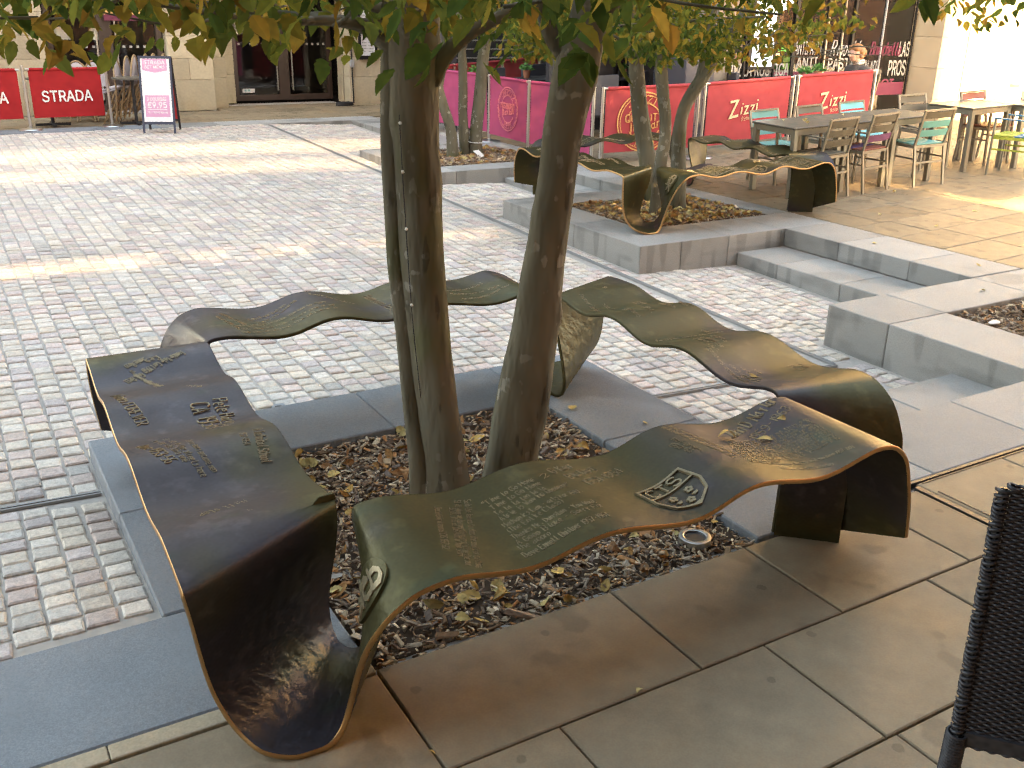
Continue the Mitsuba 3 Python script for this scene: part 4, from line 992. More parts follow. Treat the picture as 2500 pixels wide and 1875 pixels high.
for label, x, y, a, rc in [
    ('grey slatted metal chair nearest the bench on the near side of the tables', 8.15, 7.36, 2, {}),
    ('grey slatted chair with one purple back slat and dark red seat', 8.76, 7.36, 4, {('back_slat', 0): 'm_slat_purple', **{('seat_slat', k): 'm_slat_red' for k in range(5)}, ('seat_slat', 2): 'm_slat_violet', ('seat_slat', 3): 'm_slat_violet'}),
    ('slatted chair with turquoise seat and lower back slats, right of the purple-slatted one', 9.54, 7.25, -8, {**ALLS('m_slat_teal'), ('back_slat', 2): 'm_slat_grey'}),
    ('turquoise-backed chair at the left end on the far side of the tables', 8.36, 8.17, 178, ALLS('m_slat_teal')),
    ('grey-backed chair in the middle on the far side of the tables', 9.07, 8.15, 181, {}),
    ('bright cyan-backed chair on the far side of the tables', 9.74, 8.12, 180, ALLS('m_slat_cyan')),
    ('brown slatted armchair at the far right end between the two groups of tables', 10.45, 7.85, 172, {}),
    ('chair with red-brown seat tucked behind the sunlit right-hand table', 11.30, 7.62, 176, ALLS('m_slat_red')),
    ('chair with violet top slat standing behind the lime and blue chair', 11.75, 7.15, 150, ALLS('m_slat_violet')),
    ('lime green and blue painted chair at the right edge of the picture', 10.82, 6.90, 14, {**ALLS('m_paint_green'), ('back_slat', 0): 'm_paint_blue', ('seat_slat', 0): 'm_paint_blue', ('seat_slat', 1): 'm_paint_blue', ('rear_leg', 0): 'm_paint_blue', ('rear_leg', 1): 'm_paint_blue', ('seat_frame', 0): 'm_paint_green', ('top_rail', 0): 'm_paint_green', ('arm', 0): 'm_paint_blue', ('arm', 1): 'm_paint_blue'})]:
    k = thing('slatted_chair', label, 'chair', GRP)
    place(k, SC, x, y, a, rc, .935 if 170 < a < 185 and y > 8 else 1.0)

def square_table(w=.68, d=.68):
    P = [('tabletop', ply(box(-w / 2, w / 2, -d / 2, d / 2, .715, .735, .004), 'm_tabletop')),
         ('apron', ply(cat([box(-w / 2 + .02, w / 2 - .02, s * (d / 2 - .03) - .012, s * (d / 2 - .03) + .012, .655, .712) for s in (-1, 1)] + [box(s * (w / 2 - .03) - .012, s * (w / 2 - .03) + .012, -d / 2 + .045, d / 2 - .045, .655, .712) for s in (-1, 1)]), 'm_chair_metal'))]
    for s in (-1, 1):
        for q in (-1, 1):
            P.append(('leg', ply(box(s * (w / 2 - .04) - .028, s * (w / 2 - .04) + .028, q * (d / 2 - .04) - .028, q * (d / 2 - .04) + .028, 0, .712, .004), 'm_chair_metal')))
    return P
ST = square_table()
for label, x, y in [('left-hand grey square table of the row beside the farther bench', 8.10, 7.66), ('middle grey square table of the joined row', 8.785, 7.60), ('right-hand grey square table of the joined row, glinting in the sun', 9.47, 7.54),
                    ('pale sunlit square table standing apart to the right', 10.86, 7.60), ('square table at the right edge behind the lime and blue chair', 11.545, 7.42)]:
    k = thing('square_table', label, 'table', 'grey square tables on the terrace'); place(k, ST, x, y, -4)

# ---- dark woven chair at the right edge, close to the camera
wk = thing('woven_chair', 'black woven chair cut off by the right edge, very near', 'chair')
A0 = np.array([1.672, .938]); ud = np.array([.64, -.768]); nd = np.array([.768, .64]); W = .46
def back_pt(s, z, t=0.0):
    p = A0 + np.array([.115, .085]) * (z - .40) / .56 + ud * s + nd * t
    return np.array([p[0], p[1], z])
rows = []
for kz in range(93):
    z = .405 + kz * .0060
    ins = .03 * max(0, (z - .925) / .035) ** 2
    ss = np.arange(ins, W - ins, .0045)
    pts = np.array([back_pt(s, z, .0034 * math.sin(s / .014 * PI + (kz % 2) * PI)) for s in ss])
    rows.append(tube(pts, .0034, 5, False))
put(wk + '__woven_back', cat(rows), 'm_wicker', True); labels[wk + '__woven_back'] = {'kind': 'stuff', 'label': 'rows of black woven strands'}
rows = []
for kz in range(57):
    z = .405 + kz * .0098
    c = back_pt(.004 + (.02 if z > .945 else 0), z)
    rows.append(tube(np.array([c + [.011 * math.cos(q), .011 * math.sin(q), .0035 * math.sin(q + kz)] for q in np.linspace(0, 2 * PI, 11)]), .0044, 5, False))
put(wk + '__woven_edge', cat(rows), 'm_wicker', True)
rows = []
for kz in range(70):
    z = .43 - kz * .0062
    c = back_pt(.004 - .03 * (.43 - z), z, -.004)
    rows.append(tube(np.array([c + [.019 * math.cos(q), .019 * math.sin(q), .003 * math.sin(q)] for q in np.linspace(0, 2 * PI, 11)]), .0042, 5, False))
put(wk + '__leg', cat(rows), 'm_wicker', True)
put(wk + '__leg', obox(back_pt(W, .40), back_pt(W, .0), .036, .036, (1, 0, 0)), 'm_wicker')
put(wk + '__core', cat([obox(back_pt(.004, .42, 0), back_pt(.006, .95, 0), .012, .012, (1, 0, 0)), obox(back_pt(.004, .43, -.004), back_pt(-.009, 0.0, -.004), .022, .022, (1, 0, 0)), (np.array([back_pt(.01, .41), back_pt(W - .01, .41), back_pt(W - .02, .945), back_pt(.02, .945)]), np.array([[0, 1, 2, 3]]))]), 'm_black')
sv = [back_pt(.02, .405, -.003), back_pt(W, .405, -.003), back_pt(W, .405, .44), back_pt(.16, .405, .44)]
put(wk + '__seat', (np.array(sv + [p + [0, 0, .035] for p in sv]), np.array([[3, 2, 1, 0], [4, 5, 6, 7], [0, 1, 5, 4], [1, 2, 6, 5], [2, 3, 7, 6], [3, 0, 4, 7]])), 'm_wicker')

# ---- barriers of cloth panels between steel posts
def post(key, x, y, h=.95, r=.021, z=None):
    z = float(zterr(x)) if z is None else z
    put(key + '__post', lathe([(0, z), (r, z), (r, z + h - .02), (r * .9, z + h - .012), (r * 1.15, z + h - .008), (r * 1.1, z + h), (0, z + h + .006)], x, y, 16), 'm_steel', 40)
    put(key + '__base', lathe([(.0, z), (.165, z), (.168, z + .008), (.155, z + .022), (.05, z + .034), (.03, z + .05), (0, z + .05)], x, y, 28), 'm_steel', 40)

def panel(key, p0, p1, z0, z1, mat, seed, sag=.010):
    """a hanging cloth with soft folds and a hem, p0/p1: (x, y, ground z)"""
    p0, p1 = np.asarray(p0, float), np.asarray(p1, float)
    L = np.hypot(*(p1 - p0)[:2]); d = (p1 - p0) / L; nrm = np.array([-d[1], d[0], 0])
    nu, nv = 30, 16
    s, t = np.meshgrid(np.linspace(0, 1, nu), np.linspace(0, 1, nv), indexing='ij')
    w = sag * (meshkit.fbm(np.stack([s * 5 + seed, t * 1.2, t * 0], -1), 3) - .5) * 2
    P = p0 + (p1 - p0) * s[..., None] + np.array([0, 0, 1]) * (z0 + (z1 - z0) * t)[..., None] + nrm * w[..., None]
    v = P.reshape(-1, 3); q = grid_faces(nu, nv)
    th = nrm * .003
    put(key + '__panel', (np.vstack([v, v + th]), np.vstack([q, q[:, ::-1] + len(v)])), mat, True)
    a, b = p0 + [0, 0, z1 + .012], p1 + [0, 0, z1 + .012]
    put(key + '__top_rail', tube([a - d * .035, b + d * .035], .016, 10), 'm_steel', 40)
    hem = tube([p0 + [0, 0, z1 + .012] + d * .02, p1 + [0, 0, z1 + .012] - d * .02], .022, 10)
    put(key + '__hem', hem, mat, 40)
    return frame(p0, d, (0, 0, 1)), L

def on_panel(key, name, shape, M, mat, off=.014):
    v, f = arr(shape)
    put(f'{key}__{name}', xf((v + [0, 0, off], f), M), mat)

def seal(rad, kx=1.0, top='-ZIZZI-', mid='QUALITY', low='1999'):
    """ring emblem with lettering round it"""
    from shapely.geometry import Point
    from shapely import affinity
    out = []
    for ro, ri in ((1.0, .955), (.90, .875), (.64, .60)):
        g = Point(0, 0).buffer(rad * ro, 40).difference(Point(0, 0).buffer(rad * ri, 40))
        if ro == .64:
            from shapely.geometry import box as sb
            g = g.difference(sb(-rad, -rad * .30, rad, rad * .26))
        for h in getattr(g, 'geoms', [g]): out.append(trimesh.creation.extrude_polygon(h, .002, engine='earcut'))
    def arc(s, a0, step, flip, h):
        for k, ch in enumerate(s):
            a = a0 + k * step
            if ch == ' ': continue
            rr = rad * .755
            m = np.eye(4); q = (a - PI / 2) if not flip else (a + PI / 2)
            m[:2, :2] = [[math.cos(q), -math.sin(q)], [math.sin(q), math.cos(q)]]; m[:2, 3] = [rr * math.cos(a), rr * math.sin(a)]
            for v, f in stroke_text(ch, h, h * .085):
                out.append(xf((v - [h * .33, h * .5, 0], f), m))
    arc(top, math.radians(136), -math.radians(15.3), False, rad * .20)
    arc(low, math.radians(247), math.radians(15.5), True, rad * .20)
    for v, f in stroke_text(mid, rad * .24, rad * .018, None, rad * 1.36): out.append((v + [-rad * .68, rad * .02, 0], f))
    for v, f in stroke_text('Italian', rad * .30, rad * .020, None, rad * 1.15):
        v = v + [-rad * .56, -rad * .26, 0]; v[:, 1] += .12 * v[:, 0]; out.append((v, f))
    v, f = cat(out)
    return v * [kx, 1, 1], f

def wordmark():
    """the hand-brushed restaurant name: a big Z, then i z z i, and a thin script line below"""
    out = []
    def br(pts, w):
        from shapely.geometry import LineString
        g = LineString(pts).buffer(w, cap_style=2, join_style=2)
        out.append(trimesh.creation.extrude_polygon(g, .002, engine='earcut'))
    br([(0, .19), (.13, .20), (.005, .0), (.15, .02)], .015)
    br([(.20, .03), (.215, .12)], .011); br([(.222, .15), (.226, .166)], .010)
    br([(.255, .12), (.325, .126), (.262, .032), (.335, .04)], .0105)
    br([(.365, .125), (.435, .13), (.372, .036), (.445, .044)], .0105)
    br([(.475, .045), (.487, .15)], .012); br([(.492, .175), (.496, .195)], .010)
    for v, f in stroke_text('Ristorante', .05, .0025, None, .26):
        v = v + [.22, -.055, 0]; v[:, 1] += .10 * (v[:, 0] - .22); out.append((v, f))
    return cat(out)

zb = thing('cloth_barrier', 'pink cloth barrier with a round seal facing left, beside the farthest tree', 'barrier', 'pink cloth barriers round the terrace')
g = float(zterr(7.1))
post(zb, 7.165, 12.80); post(zb, 7.115, 11.62)
M, L = panel(zb, (7.165, 12.78, 0), (7.115, 11.66, 0), .12, .915, 'm_magenta_cloth', 1)
on_panel(zb, 'seal', xf(seal(.30, 1, '-ZIZZI-', 'PASSIONATELY', '1999'), frame((L * .52, .52, 0), (1, 0, 0), (0, 1, 0))), M, 'm_rose')
zc = thing('cloth_barrier', 'plain magenta cloth barrier between two thick tree stems', 'barrier', 'pink cloth barriers round the terrace')
post(zc, 7.30, 10.36)
M, L = panel(zc, (7.12, 11.58, 0), (7.29, 10.40, 0), .12, .915, 'm_magenta_cloth', 2)
zd = thing('cloth_barrier', 'pink barrier with a round golden seal behind the middle tree stems', 'barrier', 'pink cloth barriers round the terrace')
post(zd, 7.38, 10.28); post(zd, 8.63, 9.93)
def span(key, a, b, mat, seed, z0=.14, z1=.915):
    return panel(key, (*a, float(zterr(a[0]))), (*b, float(zterr(b[0]))), z0, z1, mat, seed)
M, L = span(zd, (7.42, 10.27), (8.59, 9.945), 'm_pink_cloth', 3)
on_panel(zd, 'seal', xf(seal(.37), frame((L * .45, .50, 0), (1, 0, 0), (0, 1, 0))), M, 'm_gold_print', .020)
ze = thing('cloth_barrier', 'pink barrier with a brushed name behind the turquoise-backed chair', 'barrier', 'pink cloth barriers round the terrace')
post(ze, 8.72, 9.92); post(ze, 10.26, 9.90)
M, L = span(ze, (8.77, 9.92), (10.20, 9.90), 'm_pink_cloth', 4)
on_panel(ze, 'wordmark', xf(wordmark(), frame((.41, .475, 0), (1, 0, 0), (0, 1, 0)) @ np.diag([.96, 1.05, 1, 1])), M, 'm_cream', .020)
zf = thing('cloth_barrier', 'rightmost pink barrier with a brushed name, below the seated person', 'barrier', 'pink cloth barriers round the terrace')
post(zf, 10.34, 9.90); post(zf, 11.79, 9.84)
M, L = span(zf, (10.38, 9.90), (11.74, 9.845), 'm_pink_cloth', 5)
on_panel(zf, 'wordmark', xf(wordmark(), frame((.42, .47, 0), (1, 0, 0), (0, 1, 0)) @ np.diag([.96, 1.05, 1, 1])), M, 'm_cream', .020)
zg = thing('cloth_barrier', 'pink barrier at the back of the seating enclosure, left half', 'barrier', 'pink cloth barriers round the terrace')
post(zg, 7.75, 15.05); post(zg, 8.78, 15.25)
span(zg, (7.25, 14.95), (8.74, 15.24), 'm_pink_cloth', 6)
zh = thing('cloth_barrier', 'pink barrier at the back of the seating enclosure, right half', 'barrier', 'pink cloth barriers round the terrace')
post(zh, 9.75, 15.6)
span(zh, (8.82, 15.26), (9.71, 15.58), 'm_pink_cloth', 7)
zi = thing('cloth_barrier', 'dark pink barrier seen under the chairs left of the farthest tree', 'barrier', 'pink cloth barriers round the terrace')
post(zi, 6.98, 15.0)
span(zi, (6.98, 15.0), (7.16, 12.86), 'm_magenta_cloth', 8)

# ---- red barriers before the far frontage
def red(label, x0, y0, x1, y1, posts, word, seed):
    k = thing('red_barrier', label, 'barrier', 'red cloth barriers by the far frontage')
    for p in posts: post(k, *p, h=.925, z=.012)
    M, L = panel(k, (x0, y0, .012), (x1, y1, .012), .17, .85, 'm_red_cloth', seed, .006)
    m = meshkit.text_mesh('STRADA', .155, .003, bold=True)
    w = m.vertices[:, 0].max()
    s = .72 / w if word else .72 / w
    m.apply_scale([s, 1, 1]); m.apply_translation([L * .5 - .37, .40, 0])
    on_panel(k, 'lettering', m, M, 'm_white', .012)
red('red barrier with white lettering, standing complete left of the sign board', 1.46, 16.48, 2.46, 16.53, [(1.385, 16.46), (2.545, 16.53)], 1, 11)
red('red barrier cut off by the left edge of the picture', .28, 16.40, 1.31, 16.455, [(.20, 16.39)], 1, 12)

# ---- folding sign board
ab = thing('sign_board', 'white folding menu board with pink print and dark blue frame on the setts', 'sign board')
S0, S1 = np.array([2.80, 15.48]), np.array([3.235, 15.31]); dirx = (S1 - S0) / np.linalg.norm(S1 - S0); back = np.array([-dirx[1], dirx[0]])
zg_ = float(zplaza(3.0, 15.4)); W = np.linalg.norm(S1 - S0)
TOPY = S0 + back * .22
Mf = frame((*S0, zg_), (*dirx, 0), (*(back * .20), 1.03)); Mb = frame((*(S0 + back * .50), zg_), (*dirx, 0), (*(-back * .22), 1.03))
def board(M, nm, face, side):
    put(ab + f'__{nm}_frame', xf(cat([box(0, .03, 0, 1.10, -.012, .012, .002), box(W - .03, W, 0, 1.10, -.012, .012, .002), box(.03, W - .03, 1.065, 1.10, -.011, .011), box(.03, W - .03, .13, .165, -.011, .011)]), M), 'm_blue_board' if side > 0 else 'm_dark_metal')
    put(ab + f'__{nm}_face', xf(box(.03, W - .03, .165, 1.065, -.006, .006), M), face)
board(Mf, 'front', 'm_poster', 1); board(Mb, 'rear', 'm_red_board', -1)
from shapely.geometry import Polygon
hd = trimesh.creation.extrude_polygon(Polygon([(.055, 1.06), (.40, 1.06), (.40, .90), (.228, .865), (.055, .90)]), .002, engine='earcut')
for g_ in (hd, trimesh.creation.box(bounds=[[.06, .235, 0], [.405, .545, .002]])):
    put(ab + '__print', xf((lambda v, f: (v + [0, 0, .0068], f))(*arr(g_)), Mf), 'm_pink_print')
def line(s, h, x, y, w):
    m = meshkit.text_mesh(s, h, .002, bold=True); q = w / m.vertices[:, 0].max(); m.apply_scale([q, 1, 1]); m.apply_translation([x, y, .0095]); return m
put(ab + '__lettering', xf(cat([line('STRADA', .052, .075, .985, .30), line('SET MENU', .040, .085, .925, .28), line('2 COURSES', .046, .085, .468, .28), line('£9.95', .085, .09, .365, .275), trimesh.creation.box(bounds=[[.09, .335, .0095], [.375, .343, .0115]]), line('12 - 7pm everyday', .026, .085, .290, .29)]), Mf), 'm_white')

# ---- woven bistro chairs behind the red barrier
def bistro_chair():
    P = []
    arch = lambda w, z0, z1, y0, y1: np.array([(w * math.cos(q) * -1, y0 + (y1 - y0) * (z0 + (z1 - z0) * math.sin(q) - z0) / (z1 - z0), z0 + (z1 - z0) * math.sin(q)) for q in np.linspace(0, PI, 15)])
    P.append(('back_hoop', ply(tube(np.vstack([[(.19, .02 - .0, .0)], [(.195, -.16, .45)], arch(.2, .46, .90, -.17, -.26)[::-1][:]]), .013, 7), 'm_rattan', True)))
    P.append(('back_hoop', ply(tube([(-.19, .02, 0), (-.2, -.17, .46)], .013, 7), 'm_rattan', True)))
    a = arch(.18, .50, .88, -.178, -.255)
    P.append(('back', ply((np.vstack([a, a + [0, .006, 0]]), np.vstack([[[0, k, k + 1] for k in range(1, 14)], [[15, 15 + k + 1, 15 + k] for k in range(1, 14)]])), 'm_rattan_seat')))
    P.append(('seat', ply(box(-.19, .19, -.16, .22, .44, .465, .01), 'm_rattan_seat')))
    for s in (-1, 1):
        P.append(('leg', ply(tube([(s * .17, -.14, .44), (s * .18, .24, 0)], .012, 7), 'm_rattan', True)))
    P.append(('stretcher', ply(cat([tube([(-.17, .13, .13), (.17, .13, .13)], .009, 6), tube([(-.17, -.02, .05), (.17, -.02, .05)], .009, 6)]), 'm_rattan_dark', True)))
    return P
BC = bistro_chair()
for n, (label, x, y, a) in enumerate([('woven bistro chair, its rounded back showing above the red barrier, left of three', 2.02, 17.45, 165), ('woven bistro chair, middle of the three rounded backs above the red barrier', 2.26, 17.5, 172), ('woven bistro chair, right of the three rounded backs above the red barrier', 2.60, 17.55, 190)]):
    k = thing('bistro_chair', label, 'chair', 'woven bistro chairs by the far door'); m = T().translate([x, y, .02]).rotate([0, 0, 1], a)
    for nm, d in BC: scene[fresh(f'{k}__{nm}')] = {**d, 'to_world': m}
WHERE = ['lowest', 'second', 'third', 'fourth', 'fifth', 'topmost']
for n in range(6):
    k = thing('bistro_chair', f'woven bistro chair tipped in the leaning stack behind the steel post, {WHERE[n]} of six', 'chair', 'woven bistro chairs by the far door')
    m = T().translate([2.78 + .075 * n, 17.05 + .03 * n, .06 + .03 * n]).rotate([0, 0, 1], 62).rotate([1, 0, 0], -16 + 5 * n).rotate([0, 1, 0], 6 * (n % 2))
    for nm, d in BC: scene[fresh(f'{k}__{nm}')] = {**d, 'to_world': m}
for label, x, y in [('black table foot under the red barrier, left', 1.75, 16.95), ('black table foot beside the sign board', 2.95, 16.75)]:
    k = thing('bistro_table', label, 'table')
    put(k + '__foot', cat([obox((x - .25, y, .035), (x + .25, y, .035), .05, .035), obox((x, y - .25, .036), (x, y + .25, .036), .05, .035)]), 'm_cable')
    put(k + '__column', tube([(x, y, .03), (x, y, .70)], .025, 10), 'm_cable', 40)
    put(k + '__tabletop', lathe([(0, .70), (.30, .70), (.30, .725), (0, .725)], x, y, 24), 'm_tabletop')

# ------------------------------------------------------------------ seating enclosure: dark woven armchairs, tables, potted plants
def armchair():
    P = [('back', ply(cat([obox((-.24, -.26, .62), (.24, -.26, .62), .05, .56)]), 'm_wicker_far')), ('seat', ply(box(-.25, .25, -.24, .25, .30, .44, .015), 'm_wicker_far'))]
    for s in (-1, 1):
        P.append(('arm', ply(obox((s * .26, -.25, .62), (s * .26, .24, .60), .05, .04), 'm_wicker_far')))
        for y in (-.24, .22): P.append(('leg', ply(box(s * .25 - .02, s * .25 + .02, y - .02, y + .02, 0, .60 if y > 0 else .34), 'm_wicker_far')))
    return P
AC = armchair()
for label, x, y, a in [('dark woven armchair standing alone left of the farthest tree stems', 7.42, 14.35, 200), ('dark woven armchair between the farthest stems, seat hidden', 8.05, 14.1, 170), ('dark woven armchair behind the seal panel, left', 8.75, 13.6, 10), ('dark woven armchair behind the seal panel, wider one turned away', 9.05, 14.3, 185),
                       ('near dark woven armchair above the magenta panel', 8.75, 12.35, -10), ('dark woven armchair left of the thick right-hand stem', 10.1, 14.9, 190), ('dark woven armchair just right of the thick stem', 9.35, 12.45, 20), ('dark woven armchair with a pale lit edge right of the thick stem', 9.62, 12.1, 95),
                       ('dark woven armchair behind the golden seal panel', 10.3, 12.3, 0), ('dark woven armchair with a pale side below the grey pillar', 10.15, 11.35, 80), ('dark woven armchair behind the slim middle stem', 11.0, 12.6, 170)]:
    k = thing('woven_armchair', label, 'chair', 'dark woven armchairs in the enclosure'); place(k, AC, x, y, a)
TB = [('tabletop', ply(box(-.36, .36, -.36, .36, .715, .74, .005), 'm_dark_metal')), ('column', ply(box(-.03, .03, -.03, .03, .03, .715), 'm_dark_metal')), ('foot', ply(box(-.22, .22, -.22, .22, 0, .03, .005), 'm_dark_metal'))]
for label, x, y in [('dark table behind the farthest tree stems', 7.83, 15.0 - .75), ('dark table behind the seal panel', 8.85, 14.35 - .4), ('dark table in the middle of the enclosure', 9.9, 13.2), ('dark table behind the golden seal panel', 10.45, 11.8), ('dark table beside the seated person', 12.0, 10.85), ('dark table at the foot of the window with the menu', 11.2, 10.75)]:
    k = thing('dark_table', label, 'table', 'dark tables in the enclosure'); place(k, TB, x, y, 0)
rr = np.random.RandomState(5)
def pot(label, x, y, s=1.0):
    k = thing('potted_plant', label, 'potted plant', 'potted plants on the dark tables')
    z = float(zterr(x)) + .742
    put(k + '__pot', lathe([(0, z), (.045 * s, z), (.062 * s, z + .10 * s), (.066 * s, z + .10 * s), (.066 * s, z + .12 * s), (.055 * s, z + .12 * s), (.05 * s, z + .105 * s), (0, z + .105 * s)], x, y, 18), 'm_terracotta', 40)
    ms = []
    for _ in range(90):
        d = rr.normal(0, 1, 3); d[2] = abs(d[2]) * .8; d /= np.linalg.norm(d)
        p = np.array([x, y, z + .13 * s]) + d * rr.uniform(.02, .10) * s * [1, 1, .9]
        v, f = leaf_shape(rr, .3, 2, False); ms.append((v * .055 * s @ rot_from(d + rr.normal(0, .4, 3), rr.uniform(0, 6.28)) + p, f))
    put(k + '__foliage', cat(ms), 'm_plant'); labels[k + '__foliage'] = {'kind': 'stuff', 'label': 'bright green leaves'}
for label, x, y in [('small green potted plant left of the farthest tree stems', 7.72, 14.25), ('small green potted plant right of the farthest tree stems', 8.55, 14.05), ('small green potted plant left of the thick right-hand stem', 8.95, 13.9), ('small green potted plant in pale pot right of the thick stem', 9.92, 13.2),
                    ('small green potted plant in a clay pot between the middle stems', 10.25, 11.7), ('green plant peeping above the rightmost barrier', 11.72, 10.85), ('green plant peeping above the barrier by the pizza lettering', 11.28, 10.7)]: pot(label, x, y)
k = thing('flower_pot', 'tall dark vase of crimson flowers beside the thick right-hand stem', 'flowers')
put(k + '__vase', lathe([(0, .80), (.05, .80), (.06, 1.0), (.045, 1.02), (0, 1.02)], 9.75, 13.3, 14), 'm_black', 40)
ms = []
for _ in range(70):
    d = rr.normal(0, 1, 3); d[2] = abs(d[2]); d /= np.linalg.norm(d); v, f = leaf_shape(rr, .3, 2, False)
    ms.append((v * .09 @ rot_from(d + rr.normal(0, .4, 3), 0) + np.array([9.75, 13.3, 1.06]) + d * rr.uniform(.02, .16), f))
put(k + '__bloom', cat(ms), 'm_magenta_print')

# ------------------------------------------------------------------ dark outdoor stairs behind the enclosure
st = thing('outdoor_stairs', 'wide dark stairs with pale nosings rising behind the enclosure', 'stairs')
for n in range(18):
    z = .12 + .155 * n; y = 16.6 + .30 * n
    put(st + '__step', box(8.25, 13.2, y, y + .32, z - .16, z - .012), 'm_stair')
    put(st + '__nosing', box(8.25, 13.2, y - .012, y + .03, z - .0115, z + .016), 'm_nosing')
put(st + '__side_wall', box(8.05, 8.24, 16.45, 22.0, -.2, 1.9, .01), 'm_stair')

# ------------------------------------------------------------------ far stone frontage with double doors
sb_ = thing('stone_building', 'pale stone frontage with two dark glazed double doors', 'building')
rs = np.random.RandomState(31)
def wall_blocks(x0, x1, yf, z1=2.9, c=.37, l=.82, depth=.30, first=0.0):
    z = .0; n = 0
    while z < z1:
        h = c * (1.0 if n else 1.45)
        x = x0 - (l * .5 if n % 2 else 0)
        while x < x1 - .02:
            a, b = max(x, x0), min(x + l * rs.uniform(.9, 1.1), x1)
            if b - a > .06:
                m = box(a + .002, b - .002, yf + rs.uniform(-.002, .002), yf + depth, z + .002, min(z + h, z1) - .002, .005)
                put(sb_ + '__wall_block', m, 'm_wall', uv=const_uv(m, rs.rand(), rs.rand()))
            x = b if b < x1 else x1
        z += h; n += 1
for a, b in ((-3.0, 1.985), (3.93, 4.70), (7.30, 8.18)):
    wall_blocks(a, b, 18.6)
wall_blocks(4.705, 5.02, 18.95, l=2); wall_blocks(5.03, 5.385, 19.75, l=2); wall_blocks(7.43, 7.62, 19.3, l=2)
put(sb_ + '__upper_wall', box(-8, 8.2, 18.58, 19.2, 2.91, 9.0, .0), 'm_wall', uv=np.tile([.5, .5], (8, 1)))
put(sb_ + '__lintel', box(4.71, 7.29, 18.7, 20.4, 2.75, 2.9), 'm_brown_frame')
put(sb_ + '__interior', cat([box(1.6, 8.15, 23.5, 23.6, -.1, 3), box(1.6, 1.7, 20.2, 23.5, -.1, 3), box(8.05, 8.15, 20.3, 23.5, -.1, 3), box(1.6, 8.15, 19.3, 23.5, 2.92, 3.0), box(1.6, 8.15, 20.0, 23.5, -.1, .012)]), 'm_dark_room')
def double_door(x0, x1, y, handles=True):
    d = fresh(sb_ + '__door')
    w = (x1 - x0); mid = (x0 + x1) / 2
    put(d + '__frame', cat([box(x0, x0 + .09, y, y + .09, .03, 2.74, .006), box(x1 - .09, x1, y, y + .09, .03, 2.74, .006), box(mid - .11, mid + .11, y + .004, y + .086, .03, 2.74, .006), box(x0 + .09, mid - .11, y + .006, y + .084, .03, .14, .004), box(mid + .11, x1 - .09, y + .006, y + .084, .03, .14, .004), box(x0 + .091, x1 - .091, y + .005, y + .085, 2.3, 2.4)]), 'm_brown_frame')
    for a, b in ((x0 + .09, mid - .11), (mid + .11, x1 - .09)):
        put(d + '__pane', arr((np.array([[a, y + .045, .14], [b, y + .045, .14], [b, y + .045, 2.3], [a, y + .045, 2.3]]), np.array([[0, 1, 2, 3]]))), 'm_glass')
        xs = np.arange(a + .06, b - .03, .115)
        put(d + '__marking', cat([box(x - .022, x + .022, y + .036, y + .041, 1.075, 1.115) for x in xs]), 'm_grey_plastic')
    for x in (mid - .155, mid + .155):
        put(d + '__handle', cat([tube([(x, y - .05, .22), (x, y - .05, 1.95)], .016, 10)] + [obox((x, y - .05, z), (x, y + .02, z), .02, .02) for z in (.35, 1.8)]), 'm_steel', 40)
    return d
dd = double_door(5.40, 7.42, 19.86)
put(dd + '__sticker', box(5.56, 5.80, 19.895, 19.899, .185, .26), 'm_poster')
put(dd + '__sticker_mark', cat([box(5.60, 5.63, 19.892, 19.894, .205, .245), box(5.665, 5.705, 19.892, 19.894, .205, .245)]), 'm_slat_cyan')
double_door(2.02, 3.88, 18.72)
for n, x in enumerate((2.45, 3.05)):
    lk = thing('pendant_lamp', ['glowing orange lamp shade inside the left glazed door', 'glowing orange lamp shade deeper inside behind the door post'][n], 'lamp')
    z = 1.22; y = 20.4
    put(lk + '__shade', lathe([(.02, z + .16), (.10, z + .12), (.16, z), (.17, z - .06)], x, y, 20), 'm_white', 40)
    scene[lk + '__bulb'] = ply(lathe([(0, z - .05), (.15, z - .055), (.155, z - .02), (.09, z + .11), (0, z + .15)], x, y, 16), {'type': 'diffuse', 'reflectance': rgb(.6, .4, .2)}, True, emitter={'type': 'area', 'radiance': rgb(.045, .021, .0045)})
# awning strip with a red and yellow sign, just in the top of the picture
sg = thing('door_sign', 'red and yellow striped sign above the left glazed door, half hidden by leaves', 'sign')
put(sg + '__band', box(2.95, 3.55, 18.64, 18.66, 1.52, 1.62), 'm_magenta_print'); put(sg + '__stripe', box(2.95, 3.55, 18.64, 18.66, 1.62, 1.72), 'm_gold_print')
mf = thing('menu_case', 'slim wall menu case with white sheets on the right-hand stone pier', 'menu')
put(mf + '__frame', cat([box(7.50, 7.545, 18.55, 18.595, .86, 2.35, .004), box(7.835, 7.88, 18.55, 18.595, .86, 2.35, .004), box(7.546, 7.834, 18.551, 18.594, .86, .93)]), 'm_black')
put(mf + '__sheet', box(7.546, 7.834, 18.57, 18.592, .93, 2.35), 'm_poster')
labels[mf + '__print'] = {'kind': 'stuff', 'label': 'lines of small print'}
put(mf + '__print', cat([box(7.57 + .13 * (n % 2), 7.57 + .13 * (n % 2) + rs.uniform(.07, .11), 18.566, 18.569, 1.0 + .055 * (n // 2), 1.012 + .055 * (n // 2)) for n in range(34)]), 'm_grey_plastic')
cb = thing('wall_cable', 'black cable with grey box down the stone wall beside the far door', 'cable')
put(cb + '__conduit', tube([(7.36, 18.58, .05), (7.345, 18.58, 1.0), (7.35, 18.585, 2.6)], .013, 6), 'm_cable', True)
put(cb + '__junction_box', box(7.31, 7.39, 18.55, 18.597, .72, .86, .005), 'm_grey_plastic')
